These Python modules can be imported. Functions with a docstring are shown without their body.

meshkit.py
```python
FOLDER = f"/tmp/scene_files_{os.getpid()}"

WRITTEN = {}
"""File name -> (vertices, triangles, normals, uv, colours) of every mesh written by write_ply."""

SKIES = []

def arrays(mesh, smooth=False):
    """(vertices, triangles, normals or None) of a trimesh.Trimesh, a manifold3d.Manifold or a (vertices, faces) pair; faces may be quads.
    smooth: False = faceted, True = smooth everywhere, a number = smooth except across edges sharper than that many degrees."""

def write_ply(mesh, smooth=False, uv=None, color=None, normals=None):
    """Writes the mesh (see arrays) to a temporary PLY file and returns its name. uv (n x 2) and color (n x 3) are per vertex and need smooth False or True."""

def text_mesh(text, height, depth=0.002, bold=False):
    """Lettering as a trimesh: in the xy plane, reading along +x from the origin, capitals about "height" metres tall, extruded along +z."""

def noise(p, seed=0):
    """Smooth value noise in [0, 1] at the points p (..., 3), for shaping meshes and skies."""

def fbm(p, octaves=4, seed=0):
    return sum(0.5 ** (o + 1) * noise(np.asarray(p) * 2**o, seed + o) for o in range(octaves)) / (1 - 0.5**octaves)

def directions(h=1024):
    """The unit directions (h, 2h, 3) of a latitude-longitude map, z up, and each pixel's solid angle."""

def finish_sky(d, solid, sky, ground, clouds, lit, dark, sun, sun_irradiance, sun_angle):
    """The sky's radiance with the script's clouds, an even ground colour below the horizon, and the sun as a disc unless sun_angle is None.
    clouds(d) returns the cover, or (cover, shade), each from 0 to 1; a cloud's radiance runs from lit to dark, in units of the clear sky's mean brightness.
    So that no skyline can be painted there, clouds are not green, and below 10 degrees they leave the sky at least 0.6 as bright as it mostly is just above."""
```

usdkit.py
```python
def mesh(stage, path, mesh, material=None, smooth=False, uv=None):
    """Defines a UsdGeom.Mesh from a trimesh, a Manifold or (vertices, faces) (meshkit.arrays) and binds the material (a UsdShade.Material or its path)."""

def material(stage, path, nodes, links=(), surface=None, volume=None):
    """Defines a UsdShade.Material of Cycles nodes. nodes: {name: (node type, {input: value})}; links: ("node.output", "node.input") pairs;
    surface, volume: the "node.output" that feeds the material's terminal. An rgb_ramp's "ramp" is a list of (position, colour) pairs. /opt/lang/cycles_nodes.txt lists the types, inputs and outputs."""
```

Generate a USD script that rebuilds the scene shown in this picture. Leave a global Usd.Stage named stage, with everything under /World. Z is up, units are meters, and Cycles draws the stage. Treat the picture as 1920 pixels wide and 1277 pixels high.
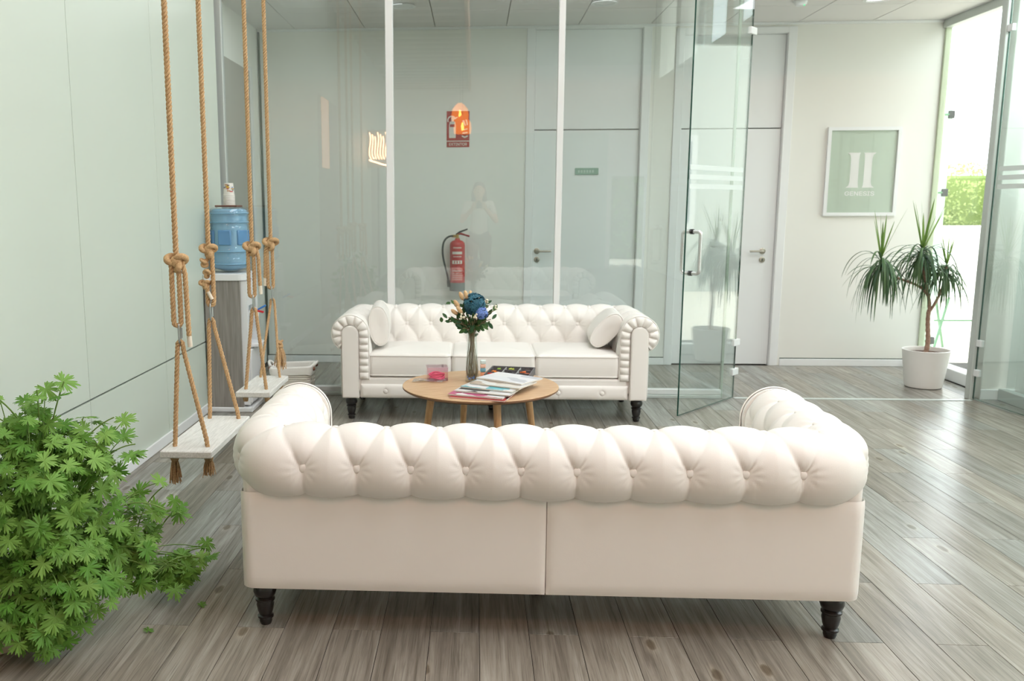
import math, random
import numpy as np, trimesh
import shapely.geometry as sg
from shapely import affinity
import manifold3d as m3
import usdkit, meshkit
from pxr import Usd, UsdGeom, UsdLux, UsdShade, Gf, Sdf

random.seed(7); np.random.seed(7)
stage = Usd.Stage.CreateInMemory()
UsdGeom.Xform.Define(stage, '/World')
PI = math.pi

# ---------------------------------------------------------------- camera, sky, lights, exposure
F_PX, CX, CY, PITCH, YAW, ROLL, CAMH = 1666.5, 790.7, 658.6, .1629, .0595, .0029, 1.40
cam = UsdGeom.Camera.Define(stage, '/World/camera')
cam.CreateHorizontalApertureAttr(36.0); cam.CreateVerticalApertureAttr(36.0 * 1277 / 1920)
cam.CreateFocalLengthAttr(36.0 * F_PX / 1920)
cam.CreateHorizontalApertureOffsetAttr((960 - CX) / 1920 * 36)
cam.CreateVerticalApertureOffsetAttr(-(638.5 - CY) / 1920 * 36)
cam.CreateFStopAttr(5.0); cam.CreateFocusDistanceAttr(3.0)
cam.CreateClippingRangeAttr((0.05, 200.0))
_cy, _sy, _cp, _sp = math.cos(YAW), math.sin(YAW), math.cos(PITCH), math.sin(PITCH)
fwd = np.array([-_sy * _cp, _cy * _cp, -_sp]); rgt = np.array([_cy, _sy, 0.]); dwn = np.cross(fwd, rgt)
cr, sr = math.cos(ROLL), math.sin(ROLL)
r2, d2 = cr * rgt + sr * dwn, -sr * rgt + cr * dwn
mat4 = Gf.Matrix4d(*r2, 0, *(-d2), 0, *(-fwd), 0, 0, 0, CAMH, 1)
cam.AddTransformOp().Set(mat4)
cam.CreateExposureAttr(-1.50)

dome = UsdLux.DomeLight.Define(stage, '/World/sky')
dome.CreateIntensityAttr(5.2); dome.CreateColorAttr(Gf.Vec3f(0.93, 0.975, 1.03))

def rect_light(path, center, size, down, power, color):
    l = UsdLux.RectLight.Define(stage, path)
    l.CreateWidthAttr(size[0]); l.CreateHeightAttr(size[1]); l.CreateIntensityAttr(power); l.CreateColorAttr(Gf.Vec3f(*color))
    l.AddTranslateOp().Set(Gf.Vec3d(*center)); l.AddRotateXYZOp().Set(Gf.Vec3f(*down))
    return l
# warm floodlights high under the hall's roof behind the camera
rect_light('/World/hall_floodlight', (0.6, -2.2, 5.7), (0.5, 0.5), (48, 0, 0), 125.0, (1.0, .42, .27))
rect_light('/World/hall_floodlight_001', (2.6, -2.2, 5.7), (0.5, 0.5), (48, 0, 14), 125.0, (1.0, .42, .27))
rect_light('/World/niche_lamp', (4.2, 5.5, 2.98), (.3, 1.6), (0, 0, 0), 90.0, (.97, 1.0, 1.0))
# flat ceiling lamps of the corridor behind the glass
for k, x in enumerate((-1.0, .6, 2.2)):
    rect_light('/World/corridor_lamp' + (f'_{k:03d}' if k else ''), (x, 6.82, 2.875), (0.9, 0.3), (0, 0, 0), 10.0, (.97, .98, 1.0))

# ---------------------------------------------------------------- helpers
used = {}
def path_for(parent, name):
    n = used.get((parent, name), 0); used[(parent, name)] = n + 1
    return f'{parent}/{name}' + (f'_{n:03d}' if n else '')
def meta(prim, label=None, cat=None, group=None, kind=None):
    for k, v in (('label', label), ('category', cat), ('group', group), ('kind', kind)):
        if v: prim.SetCustomDataByKey(k, v)
def thing(name, label=None, cat=None, group=None, kind=None, loc=None, rotz=0., scale=None):
    p = path_for('/World', name); x = UsdGeom.Xform.Define(stage, p)
    if loc is not None: x.AddTranslateOp().Set(Gf.Vec3d(*map(float, loc)))
    if rotz: x.AddRotateZOp().Set(float(rotz))
    if scale: x.AddScaleOp().Set(Gf.Vec3f(scale, scale, scale))
    meta(x.GetPrim(), label, cat, group, kind)
    return p
def part(parent, name, mesh, m, smooth=False, label=None, kind=None):
    p = path_for(parent, name); g = usdkit.mesh(stage, p, mesh, m, smooth)
    meta(g.GetPrim(), label=label, kind=kind)
    return p
def single(name, mesh, m, label, cat, smooth=False, group=None, kind=None):
    p = path_for('/World', name); g = usdkit.mesh(stage, p, mesh, m, smooth)
    meta(g.GetPrim(), label, cat, group, kind); return p
def copy_of(src, loc, rotz, label, cat, group=None):
    name = src.rsplit('/', 1)[1]
    base = name[:-4] if name[-4:-3] == '_' and name[-3:].isdigit() else name
    p = path_for('/World', base); x = UsdGeom.Xform.Define(stage, p)
    x.GetPrim().GetReferences().AddInternalReference(src)
    x.ClearXformOpOrder()
    x.AddTranslateOp(opSuffix='place').Set(Gf.Vec3d(*loc)); x.AddRotateZOp(opSuffix='place').Set(float(rotz))
    meta(x.GetPrim(), label, cat, group); x.GetPrim().SetInstanceable(True)
    return p
cat = trimesh.util.concatenate
def box(x0, x1, y0, y1, z0, z1):
    b = trimesh.creation.box([x1 - x0, y1 - y0, z1 - z0]); b.apply_translation([(x0 + x1) / 2, (y0 + y1) / 2, (z0 + z1) / 2]); return b
def cbox(x0, x1, y0, y1, z0, z1, b=.003):
    c = np.array([(x0 + x1) / 2, (y0 + y1) / 2, (z0 + z1) / 2]); h = np.array([x1 - x0, y1 - y0, z1 - z0]) / 2
    b = min(b, h.min() * .49); P = []
    for s in np.ndindex(2, 2, 2):
        s = np.array(s) * 2 - 1
        for k in range(3):
            q = h - b; q[k] = h[k]; P.append(c + s * q)
    return trimesh.convex.convex_hull(np.array(P))
def frames(P, closed=False):
    P = np.asarray(P, float)
    T = (np.roll(P, -1, 0) - np.roll(P, 1, 0)) if closed else np.gradient(P, axis=0)
    T /= np.linalg.norm(T, axis=1, keepdims=True) + 1e-12
    a = np.cross(T[0], [0, 0, 1.] if abs(T[0][2]) < .9 else [1., 0, 0]); A = []
    for t in T:
        a = a - t * (a @ t); a /= np.linalg.norm(a) + 1e-12; A.append(a)
    A = np.array(A); return T, A, np.cross(T, A)
def tube(P, r, sides=8, closed=False, caps=True):
    P = np.asarray(P, float); n = len(P); r = np.broadcast_to(r, (n,)); T, A, B = frames(P, closed)
    an = np.arange(sides) * 2 * PI / sides
    V = P[:, None] + r[:, None, None] * (np.cos(an)[None, :, None] * A[:, None] + np.sin(an)[None, :, None] * B[:, None])
    V = V.reshape(-1, 3); F = []
    for i in range(n if closed else n - 1):
        j = (i + 1) % n
        for k in range(sides):
            l = (k + 1) % sides; F += [[i * sides + k, j * sides + k, j * sides + l], [i * sides + k, j * sides + l, i * sides + l]]
    if not closed and caps:
        V = np.vstack([V, P[0], P[-1]]); o = n * sides
        for k in range(sides):
            l = (k + 1) % sides; F += [[o, k, l], [o + 1, (n - 1) * sides + l, (n - 1) * sides + k]]
    F = np.array(F)[:, ::-1] if False else np.array(F)
    m = trimesh.Trimesh(V, F, process=False); 
    if m.volume < 0: m.invert()
    return m
def lathe(prof, seg=32, c=(0, 0, 0)):
    prof = np.array(prof, float); n = len(prof); an = np.arange(seg) * 2 * PI / seg
    V = np.stack([prof[:, None, 0] * np.cos(an), prof[:, None, 0] * np.sin(an), np.repeat(prof[:, 1:2], seg, 1)], -1).reshape(-1, 3)
    F = []
    for i in range(n - 1):
        for k in range(seg):
            l = (k + 1) % seg; F += [[i * seg + k, i * seg + l, (i + 1) * seg + l], [i * seg + k, (i + 1) * seg + l, (i + 1) * seg + k]]
    m = trimesh.Trimesh(V + np.array(c), F, process=False); return m
def extr(poly, depth, plane='xy', at=0.):
    """a shapely polygon extruded; plane 'xz': drawn in x,z and extruded towards -y from y=at"""
    gs = getattr(poly, 'geoms', [poly])
    m = cat([trimesh.creation.extrude_polygon(g, depth, engine='earcut') for g in gs if g.area > 1e-10])
    if plane == 'xz':
        m.apply_transform([[1, 0, 0, 0], [0, 0, -1, at], [0, 1, 0, 0], [0, 0, 0, 1]])
    elif plane == 'yz':  # drawn in y,z and extruded towards +x from x=at
        m.apply_transform([[0, 0, 1, at], [1, 0, 0, 0], [0, 1, 0, 0], [0, 0, 0, 1]])
    else: m.apply_translation([0, 0, at])
    return m
def rrect(hx, hy, r, n=8):
    P = []
    for qx, qy, a0 in ((1, 1, 0), (-1, 1, 90), (-1, -1, 180), (1, -1, 270)):
        for a in np.radians(np.linspace(a0, a0 + 90, n)):
            P.append(((hx - r) * qx + r * math.cos(a), (hy - r) * qy + r * math.sin(a)))
    return np.array(P)
def loft(rings, cap=True):
    """rings: list of (n,3) arrays of equal length"""
    n = len(rings[0]); V = np.vstack(rings); F = []
    for i in range(len(rings) - 1):
        for k in range(n):
            l = (k + 1) % n; F += [[i * n + k, i * n + l, (i + 1) * n + l], [i * n + k, (i + 1) * n + l, (i + 1) * n + k]]
    if cap:
        V = np.vstack([V, rings[0].mean(0), rings[-1].mean(0)]); o = len(V) - 2
        for k in range(n):
            l = (k + 1) % n; F += [[o, l, k], [o + 1, (len(rings) - 1) * n + k, (len(rings) - 1) * n + l]]
    m = trimesh.Trimesh(V, F, process=False)
    if m.volume < 0: m.invert()
    return m
def grid_mesh(P):
    a, b = P.shape[:2]; i, j = np.meshgrid(np.arange(a - 1), np.arange(b - 1), indexing='ij'); q = i * b + j
    return trimesh.Trimesh(P.reshape(-1, 3), np.vstack([np.stack([q, q + b, q + b + 1], -1).reshape(-1, 3), np.stack([q, q + b + 1, q + 1], -1).reshape(-1, 3)]), process=False)
def moved(m, t=(0, 0, 0), rx=0, ry=0, rz=0, s=1.):
    m = m.copy(); T = trimesh.transformations.euler_matrix(rx, ry, rz); T[:3, :3] *= s; T[:3, 3] = t; m.apply_transform(T); return m
def curve(ctrl, n=60):
    from scipy.interpolate import CubicSpline
    c = np.array(ctrl, float); d = np.r_[0, np.cumsum(np.linalg.norm(np.diff(c, axis=0), axis=1))]
    return CubicSpline(d, c)(np.linspace(0, d[-1], n))
def hull(P): return trimesh.convex.convex_hull(np.asarray(P, float))

# ---------------------------------------------------------------- materials
LK = '/World/Looks'
def lin(c): return tuple((x / 255 / 12.92) if x / 255 <= .04045 else ((x / 255 + .055) / 1.055) ** 2.4 for x in c)
def PM(name, col, rough=.5, metal=0., noise=None, bump=None, coat=0., trans=0., spec=.5, sheen=0., col2=None, stretch=(1, 1, 1), sss=0.):
    n = {'p': ('principled_bsdf', {'base_color': col, 'roughness': rough, 'metallic': metal, 'coat_weight': coat, 'transmission_weight': trans, 'specular_ior_level': spec, 'sheen_weight': sheen})}
    L = []
    if noise or bump:
        n['tc'] = ('texture_coordinate', {}); n['mp'] = ('mapping', {'scale': stretch}); L.append(('tc.object', 'mp.vector'))
    if noise:
        sc, c2 = noise; n['nz'] = ('noise_texture', {'scale': sc, 'detail': 4.}); n['rp'] = ('rgb_ramp', {'ramp': [(.3, col), (.7, c2)]})
        L += [('mp.vector', 'nz.vector'), ('nz.fac', 'rp.fac'), ('rp.color', 'p.base_color')]
    if bump:
        sc, st, di = bump; n['nb'] = ('noise_texture', {'scale': sc, 'detail': 3.}); n['b'] = ('bump', {'strength': st, 'distance': di})
        L += [('mp.vector', 'nb.vector'), ('nb.fac', 'b.height'), ('b.normal', 'p.normal')]
    return usdkit.material(stage, f'{LK}/{name}', n, L, surface='p.BSDF')
white = PM('white_paint', lin((236, 236, 230)), .55, bump=(90, .08, .002))
white2 = PM('white_lacquer', lin((238, 240, 240)), .3)
ceilm = PM('ceiling_white', lin((226, 224, 222)), .8)
mint = PM('mint_panel', lin((209, 219, 207)), .32, spec=.5, noise=(1.2, lin((211, 220, 208))))
mintwall = PM('mint_wall', lin((198, 220, 208)), .5)
dark = PM('joint_dark', lin((78, 88, 78)), .8)
leather = PM('white_leather', lin((240, 237, 231)), .42, spec=.4, bump=(260, .12, .0012))
welt = PM('welt_leather', lin((226, 214, 196)), .45)
blackwood = PM('black_lacquer', lin((22, 19, 19)), .3, coat=.3)
oak = PM('oak', lin((214, 182, 146)), .45, noise=(9, lin((190, 152, 112))), stretch=(1, 9, 1))
oakz = PM('oak_leg', lin((212, 170, 122)), .45, noise=(14, lin((186, 142, 96))), stretch=(7, 7, .8))
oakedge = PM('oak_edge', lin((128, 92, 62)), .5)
rope = PM('jute', lin((208, 176, 136)), .9, noise=(160, lin((182, 146, 104))), spec=.1)
jute2 = PM('jute_frayed', lin((196, 164, 126)), .95, spec=.1, noise=(120, lin((160, 128, 92))))
tape = PM('white_tape', lin((226, 216, 198)), .6)
steel = PM('zinc_steel', lin((176, 180, 180)), .32, metal=.9)
chrome = PM('chrome', lin((226, 226, 226)), .22, metal=.85)
satin = PM('satin_nickel', lin((186, 180, 168)), .32, metal=1.)
alum = PM('white_aluminium', lin((226, 228, 226)), .4)
greyalu = PM('grey_aluminium', lin((196, 202, 198)), .4, metal=.2)
boardm = PM('whitewashed_board', lin((232, 231, 226)), .6, noise=(20, lin((206, 205, 199))), stretch=(9, .7, 9), bump=(60, .3, .002))
greydoor = PM('grey_panel', lin((168, 164, 156)), .5)
soil = PM('soil', lin((84, 58, 42)), .95, bump=(80, 1., .01))
potm = PM('white_plastic_pot', lin((240, 239, 235)), .35)
potb = PM('beige_pot', lin((214, 203, 180)), .6)
plastw = PM('white_plastic', lin((232, 234, 234)), .35)
coolerwood = PM('cooler_grey_wood', lin((158, 152, 146)), .4, noise=(7, lin((128, 124, 118))), stretch=(10, 10, .6))
blueplastic = PM('blue_tap', lin((70, 140, 220)), .3)
redplastic = PM('red_tap', lin((200, 28, 40)), .3)
signred = PM('sign_red', lin((170, 44, 40)), .4)
extred = PM('extinguisher_red', lin((186, 34, 40)), .25, coat=.4)
rubber = PM('black_rubber', lin((38, 40, 40)), .5)
greyband = PM('grey_band', lin((110, 116, 114)), .5)
labelw = PM('label_white', lin((226, 222, 214)), .5)
labelp = PM('label_pink', lin((214, 108, 104)), .5)
brass = PM('brass', lin((190, 160, 90)), .3, metal=.9)
postergreen = PM('poster_green', lin((200, 214, 199)), .3)
posterink = PM('poster_ink', lin((248, 248, 247)), .5)
wicker = PM('white_wicker', lin((226, 224, 214)), .7)
clothm = PM('white_cloth', lin((236, 236, 230)), .85)
brownwood = PM('brown_ball', lin((122, 72, 50)), .4)
coaster = PM('brown_board', lin((112, 70, 54)), .5)
trunkm = PM('dracaena_trunk', lin((176, 146, 126)), .85, noise=(60, lin((146, 116, 98))), stretch=(1, 1, 3))
stemm = PM('dry_stems', lin((128, 112, 82)), .8)
gstem = PM('green_stem', lin((116, 150, 74)), .6)
pinkrub = PM('pink_rubber', lin((236, 92, 140)), .5)
traym = PM('grey_tray', lin((98, 96, 98)), .6)
cream = PM('outdoor_cream', lin((250, 240, 220)), .8)
outwhite = PM('outdoor_white', lin((245, 245, 240)), .7)
greenmetal = PM('green_metal', lin((96, 136, 104)), .5)
paper = PM('paper', lin((228, 222, 210)), .7)

def leafmat(name, c1, c2, tr=.35, rough=.5):
    return usdkit.material(stage, f'{LK}/{name}', {
        'oi': ('object_info', {}), 'rp': ('rgb_ramp', {'ramp': [(0, c1), (1, c2)]}), 'p': ('principled_bsdf', {'roughness': rough, 'specular_ior_level': .3}),
        't': ('translucent_bsdf', {}), 'mx': ('mix_closure', {'fac': tr})},
        [('oi.random', 'rp.fac'), ('rp.color', 'p.base_color'), ('rp.color', 't.color'), ('p.BSDF', 'mx.closure1'), ('t.BSDF', 'mx.closure2')], surface='mx.closure')
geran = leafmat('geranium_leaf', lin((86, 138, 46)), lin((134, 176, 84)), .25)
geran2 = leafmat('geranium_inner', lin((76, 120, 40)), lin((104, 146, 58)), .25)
drac = leafmat('dracaena_leaf', lin((62, 92, 66)), lin((96, 124, 82)), .2, .35)
dracy = leafmat('dracaena_young', lin((104, 136, 66)), lin((130, 160, 80)), .3, .35)
hedgem = leafmat('hedge_leaf', lin((168, 184, 112)), lin((204, 214, 150)), .3)
bouqleaf = leafmat('bouquet_leaf', lin((40, 76, 46)), lin((70, 104, 52)), .15)
teal = PM('teal_petal', lin((24, 76, 98)), .6, noise=(120, lin((50, 110, 128))))
lblue = PM('light_blue_petal', lin((120, 150, 214)), .6, noise=(120, lin((96, 128, 196))))
beigef = PM('beige_bunny_tail', lin((226, 194, 150)), .9, noise=(140, lin((204, 166, 120))))
creamf = PM('cream_flower', lin((240, 234, 208)), .8)
dryleaf = PM('dry_leaf', lin((150, 98, 58)), .9)

def glassmat(name, tint, refl=.04, rough=0.0):
    """window pane: light passes straight, mirror reflection by the angle (Schlick)"""
    return usdkit.material(stage, f'{LK}/{name}', {
        'lw': ('layer_weight', {'blend': .5}), 'pw': ('math', {'math_type': 'power', 'value2': 5.}), 'ml': ('math', {'math_type': 'multiply_add', 'value2': 1 - refl, 'value3': refl}),
        't': ('transparent_bsdf', {'color': tint}), 'g': ('glossy_bsdf', {'color': (1, 1, 1), 'roughness': rough}), 'mx': ('mix_closure', {})},
        [('lw.facing', 'pw.value1'), ('pw.value', 'ml.value1'), ('ml.value', 'mx.fac'), ('t.BSDF', 'mx.closure1'), ('g.BSDF', 'mx.closure2')], surface='mx.closure')
pane = glassmat('pane_glass', (.944, .976, .968), .07)
clearg = glassmat('clear_glass', (.95, .97, .96), .05)
clearp = glassmat('clear_plastic', (.93, .93, .94), .05)
pinkp = glassmat('pink_acrylic', (.985, .89, .93), .05)
bluep = glassmat('blue_bottle', (.86, .93, .965), .06)
edgeg = PM('glass_edge_green', lin((30, 74, 62)), .2)
frost = PM('frosted_stripe', lin((222, 230, 226)), .6)

def emit(name, col, s):
    return usdkit.material(stage, f'{LK}/{name}', {'e': ('emission', {'color': col, 'strength': s})}, [], surface='e.emission')
filament = emit('filament', (1., .62, .25), 260.); PEACH = emit('peach_glow', (1., .60, .42), 5.0)
neonm = emit('neon', (1., .50, .26), 70.)
ledm = emit('green_led', (.1, 1., .3), 3.)
dnl = emit('downlight', (1., .96, .9), 5.)
amberg = usdkit.material(stage, f'{LK}/amber_glow_glass', {'e': ('emission', {'color': (1., .34, .08), 'strength': 14.0}), 't': ('transparent_bsdf', {'color': (1., .75, .5)}), 'mx': ('mix_closure', {'fac': .5})}, [('t.BSDF', 'mx.closure1'), ('e.emission', 'mx.closure2')], surface='mx.closure')

def plankmat(name, a, b, c):
    """weathered grey oak: grain along y, blotches, knots; every plank shifts the pattern by its own random"""
    N = {'g': ('geometry', {}), 'oi': ('object_info', {}), 'mo': ('math', {'math_type': 'multiply', 'value2': 173.}), 'cx': ('combine_xyz', {}), 'ad': ('vector_math', {'math_type': 'add'}),
         'm1': ('mapping', {'scale': (34, 1.6, 1)}), 'n1': ('noise_texture', {'scale': 1., 'detail': 6., 'roughness': .66, 'distortion': .5}),
         'm2': ('mapping', {'scale': (5, 1.1, 1)}), 'n2': ('noise_texture', {'scale': 1., 'detail': 3.}),
         'm3': ('mapping', {'scale': (190, 4, 1)}), 'n3': ('noise_texture', {'scale': 1., 'detail': 3.}),
         'r1': ('rgb_ramp', {'ramp': [(.28, a), (.5, b), (.72, c)]}), 'r2': ('rgb_ramp', {'ramp': [(.32, (.80, .79, .77)), (.55, (1, 1, 1)), (.75, (1.08, 1.09, 1.09))]}),
         'r3': ('rgb_ramp', {'ramp': [(.32, (.60, .58, .56)), (.47, (1, 1, 1))]}),
         'x1': ('mix', {'mix_type': 'multiply', 'fac': 1.}), 'x2': ('mix', {'mix_type': 'multiply', 'fac': .8}),
         'mk': ('mapping', {'scale': (2.7, 1.15, 1)}), 'vk': ('voronoi_texture', {'dimensions': '2D', 'scale': 1., 'randomness': 1.}), 'nk': ('noise_texture', {'scale': 22., 'detail': 2.}),
         'ak': ('math', {'math_type': 'multiply_add', 'value2': .03}), 'rk': ('rgb_ramp', {'ramp': [(.040, (.56, .49, .41)), (.050, (.74, .68, .6)), (.060, (1.2, 1.19, 1.16)), (.10, (1, 1, 1))]}),
         'x3': ('mix', {'mix_type': 'multiply', 'fac': 1.}), 'hv': ('hsv', {}), 'vv': ('map_range', {'from_min': 0., 'from_max': 1., 'to_min': .9, 'to_max': 1.1}),
         'p': ('principled_bsdf', {'roughness': .27, 'specular_ior_level': .5}), 'b': ('bump', {'strength': .25, 'distance': .002})}
    L = [('oi.random', 'mo.value1'), ('mo.value', 'cx.x'), ('mo.value', 'cx.y'), ('g.position', 'ad.vector1'), ('cx.vector', 'ad.vector2')]
    for k in '123': L += [('ad.vector', f'm{k}.vector'), (f'm{k}.vector', f'n{k}.vector'), (f'n{k}.fac', f'r{k}.fac')]
    L += [('ad.vector', 'mk.vector'), ('mk.vector', 'vk.vector'), ('ad.vector', 'nk.vector'), ('nk.fac', 'ak.value1'), ('vk.distance', 'ak.value3'), ('ak.value', 'rk.fac'),
          ('r1.color', 'x1.color1'), ('r2.color', 'x1.color2'), ('x1.color', 'x2.color1'), ('r3.color', 'x2.color2'), ('x2.color', 'x3.color1'), ('rk.color', 'x3.color2'),
          ('oi.random', 'vv.value'), ('vv.result', 'hv.value'), ('x3.color', 'hv.color'), ('hv.color', 'p.base_color'), ('n1.fac', 'b.height'), ('b.normal', 'p.normal')]
    return usdkit.material(stage, f'{LK}/{name}', N, L, surface='p.BSDF')
planks = [plankmat('grey_oak', lin((104, 99, 91)), lin((140, 136, 128)), lin((168, 166, 159))),
          plankmat('brown_grey_oak', lin((105, 97, 87)), lin((141, 134, 123)), lin((168, 163, 152))),
          plankmat('pale_grey_oak', lin((103, 100, 94)), lin((139, 138, 131)), lin((168, 168, 163)))]
def magmat(name, cols, seed):
    ramp = [(i / len(cols), c) for i, c in enumerate(cols)]
    return usdkit.material(stage, f'{LK}/{name}', {'tc': ('texture_coordinate', {}), 'mp': ('mapping', {'scale': (9, 16, 1), 'location': (seed, seed * 2, 0)}), 'v': ('voronoi_texture', {'dimensions': '2D', 'scale': 1., 'metric': 'chebychev', 'randomness': .8}),
        's': ('separate_color', {}), 'rp': ('rgb_ramp', {'ramp': ramp, 'interpolate': False}), 'p': ('principled_bsdf', {'roughness': .3})},
        [('tc.object', 'mp.vector'), ('mp.vector', 'v.vector'), ('v.color', 's.color'), ('s.r', 'rp.fac'), ('rp.color', 'p.base_color')], surface='p.BSDF')

# ================================================================ SETTING
XL, XR, YG, YB, ZC = -1.825, 3.84, 6.485, 7.86, 2.885
# floor: base slab, planks one by one where the photo shows them, joined boards beyond
fl = thing('floor', kind='structure')
part(fl, 'subfloor', box(-2.2, 4.7, -7.2, 8.1, -.12, -.004), PM('subfloor_brown', lin((58, 54, 50)), .9))
def plank(x0, x1, y0, y1): return cbox(x0 + .0009, x1 - .0009, y0 + .0009, y1 - .0009, -.006, 0, .0006)
PW, X0 = .1632, -.4655 - 10 * .1632
far = []
for i in range(0, 36):
    x0 = X0 + i * PW; x1 = x0 + PW
    if x1 < XL + .005: continue
    x0 = max(x0, XL + .002)
    if x0 > XR: break
    off = 2.763 if i % 2 == 0 else 3.238
    for k in range(-12, 7):
        y0 = off + .95 * k; y1 = y0 + .95
        y1 = min(y1, YB - .002)
        if y1 - y0 < .03: continue
        m = plank(x0, min(x1, XR), y0, y1)
        vis = y1 > 2.2 and abs((x0 + x1) / 2 - .2 - .04 * y0) < (1.15 + .56 * max(y1, 2.4)) and not (x0 > 0.55 * y1 + .3)
        if vis: part(fl, 'plank', m, planks[(i * 7 + k * 5 + (i * k) % 3) % 3])
        else: far.append(m)
part(fl, 'floorboards', cat(far), planks[0], kind='stuff')
part(fl, 'threshold_strip', cbox(1.90, 3.58, YG - .02, YG + .02, 0, .004, .001), greyalu)

# left wall: backing and mint panels with open joints
wl = thing('wall_left', kind='structure')
part(wl, 'backing', box(XL - .25, XL - .016, -7.2, 6.42, 0, 6.2), dark)
seams = [4.045 + 1.06 * k for k in range(-11, 3)] ; seams = [s for s in seams if s < 6.0] + [6.40]
for a, b in zip(seams[:-1], seams[1:]):
    for z0, z1, g in ((.0, .485, .009), (.485, 3.98, .009)):
        part(wl, 'wall_panel', cbox(XL - .015, XL, a + .0022, b - .0022, z0 + (g / 2 if z0 else 0), z1 - g / 2, .0008), mint)
part(wl, 'wall_plaster', box(XL - .016, XL - .001, -7, 6.40, 4.0, 6.0), white)
for n_, (y0, y1, z1) in ((6, (.95, 2.45, 2.68)), (7, (-4.3, -2.9, 2.75))):
    dd = thing(f'door_{n_}', kind='structure')
    part(dd, 'door_leaf', cbox(XL, XL + .006, y0, (y0 + y1) / 2 - .002, .0, z1, .002), greydoor)
    part(dd, 'door_leaf', cbox(XL, XL + .006, (y0 + y1) / 2 + .002, y1, .0, z1, .002), greydoor)
wlt = thing('wall_light', 'tall peach-glowing light panel on the grey door behind the camera', 'lamp')
part(wlt, 'diffuser', cbox(XL + .008, XL + .03, 1.85, 2.25, 1.85, 2.66, .004), PEACH)
single('baseboard_left', cbox(XL, XL + .012, -7, 6.38, 0, .062, .003), white2, None, None, kind='structure')
# corridor's left wall behind the glass, with a grey door
wc = thing('wall_corridor', kind='structure')
part(wc, 'plaster', box(XL - .25, XL - .05, 6.42, 8.1, 0, 3.1), white)
d5 = thing('door_5', kind='structure')
part(d5, 'door_leaf', cbox(XL - .052, XL - .044, 6.70, 7.52, 0, 2.50, .003), greydoor)
for y0, y1 in ((6.655, 6.698), (7.522, 7.60)):
    part(d5, 'door_frame', cbox(XL - .052, XL - .036, y0, y1, 0, 2.54, .003), white2)

# back wall with two door openings
wb = thing('wall_back', kind='structure')
outline = sg.box(XL - .06, -.004, XR + .03, 3.05)
D3, D4 = (.50, 1.40), (1.74, 2.585)
holes = [sg.box(D3[0], -.01, D3[1], 2.86), sg.box(D4[0], -.01, D4[1], 2.80)]
part(wb, 'plaster', extr(outline.difference(sg.MultiPolygon(holes)), .12, 'xz', YB + .12), white)
part(wb, 'corner_joint', box(XL - .045, XL - .028, YB - .012, YB, 0, ZC), dark)
for nm, (a, b), top in (('baseboard_back', (XL - .04, D3[0] - .07), .062), ('baseboard_back', (D3[1] + .07, D4[0] - .07), .062), ('baseboard_back', (D4[1] + .09, XR - .06), .062)):
    bb = thing(nm, kind='structure')
    part(bb, 'skirting', cbox(a, b, YB - .014, YB, 0, top, .003), white2)
    part(bb, 'shadow_joint', box(a, b, YB - .004, YB, top, top + .008), dark)

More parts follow.
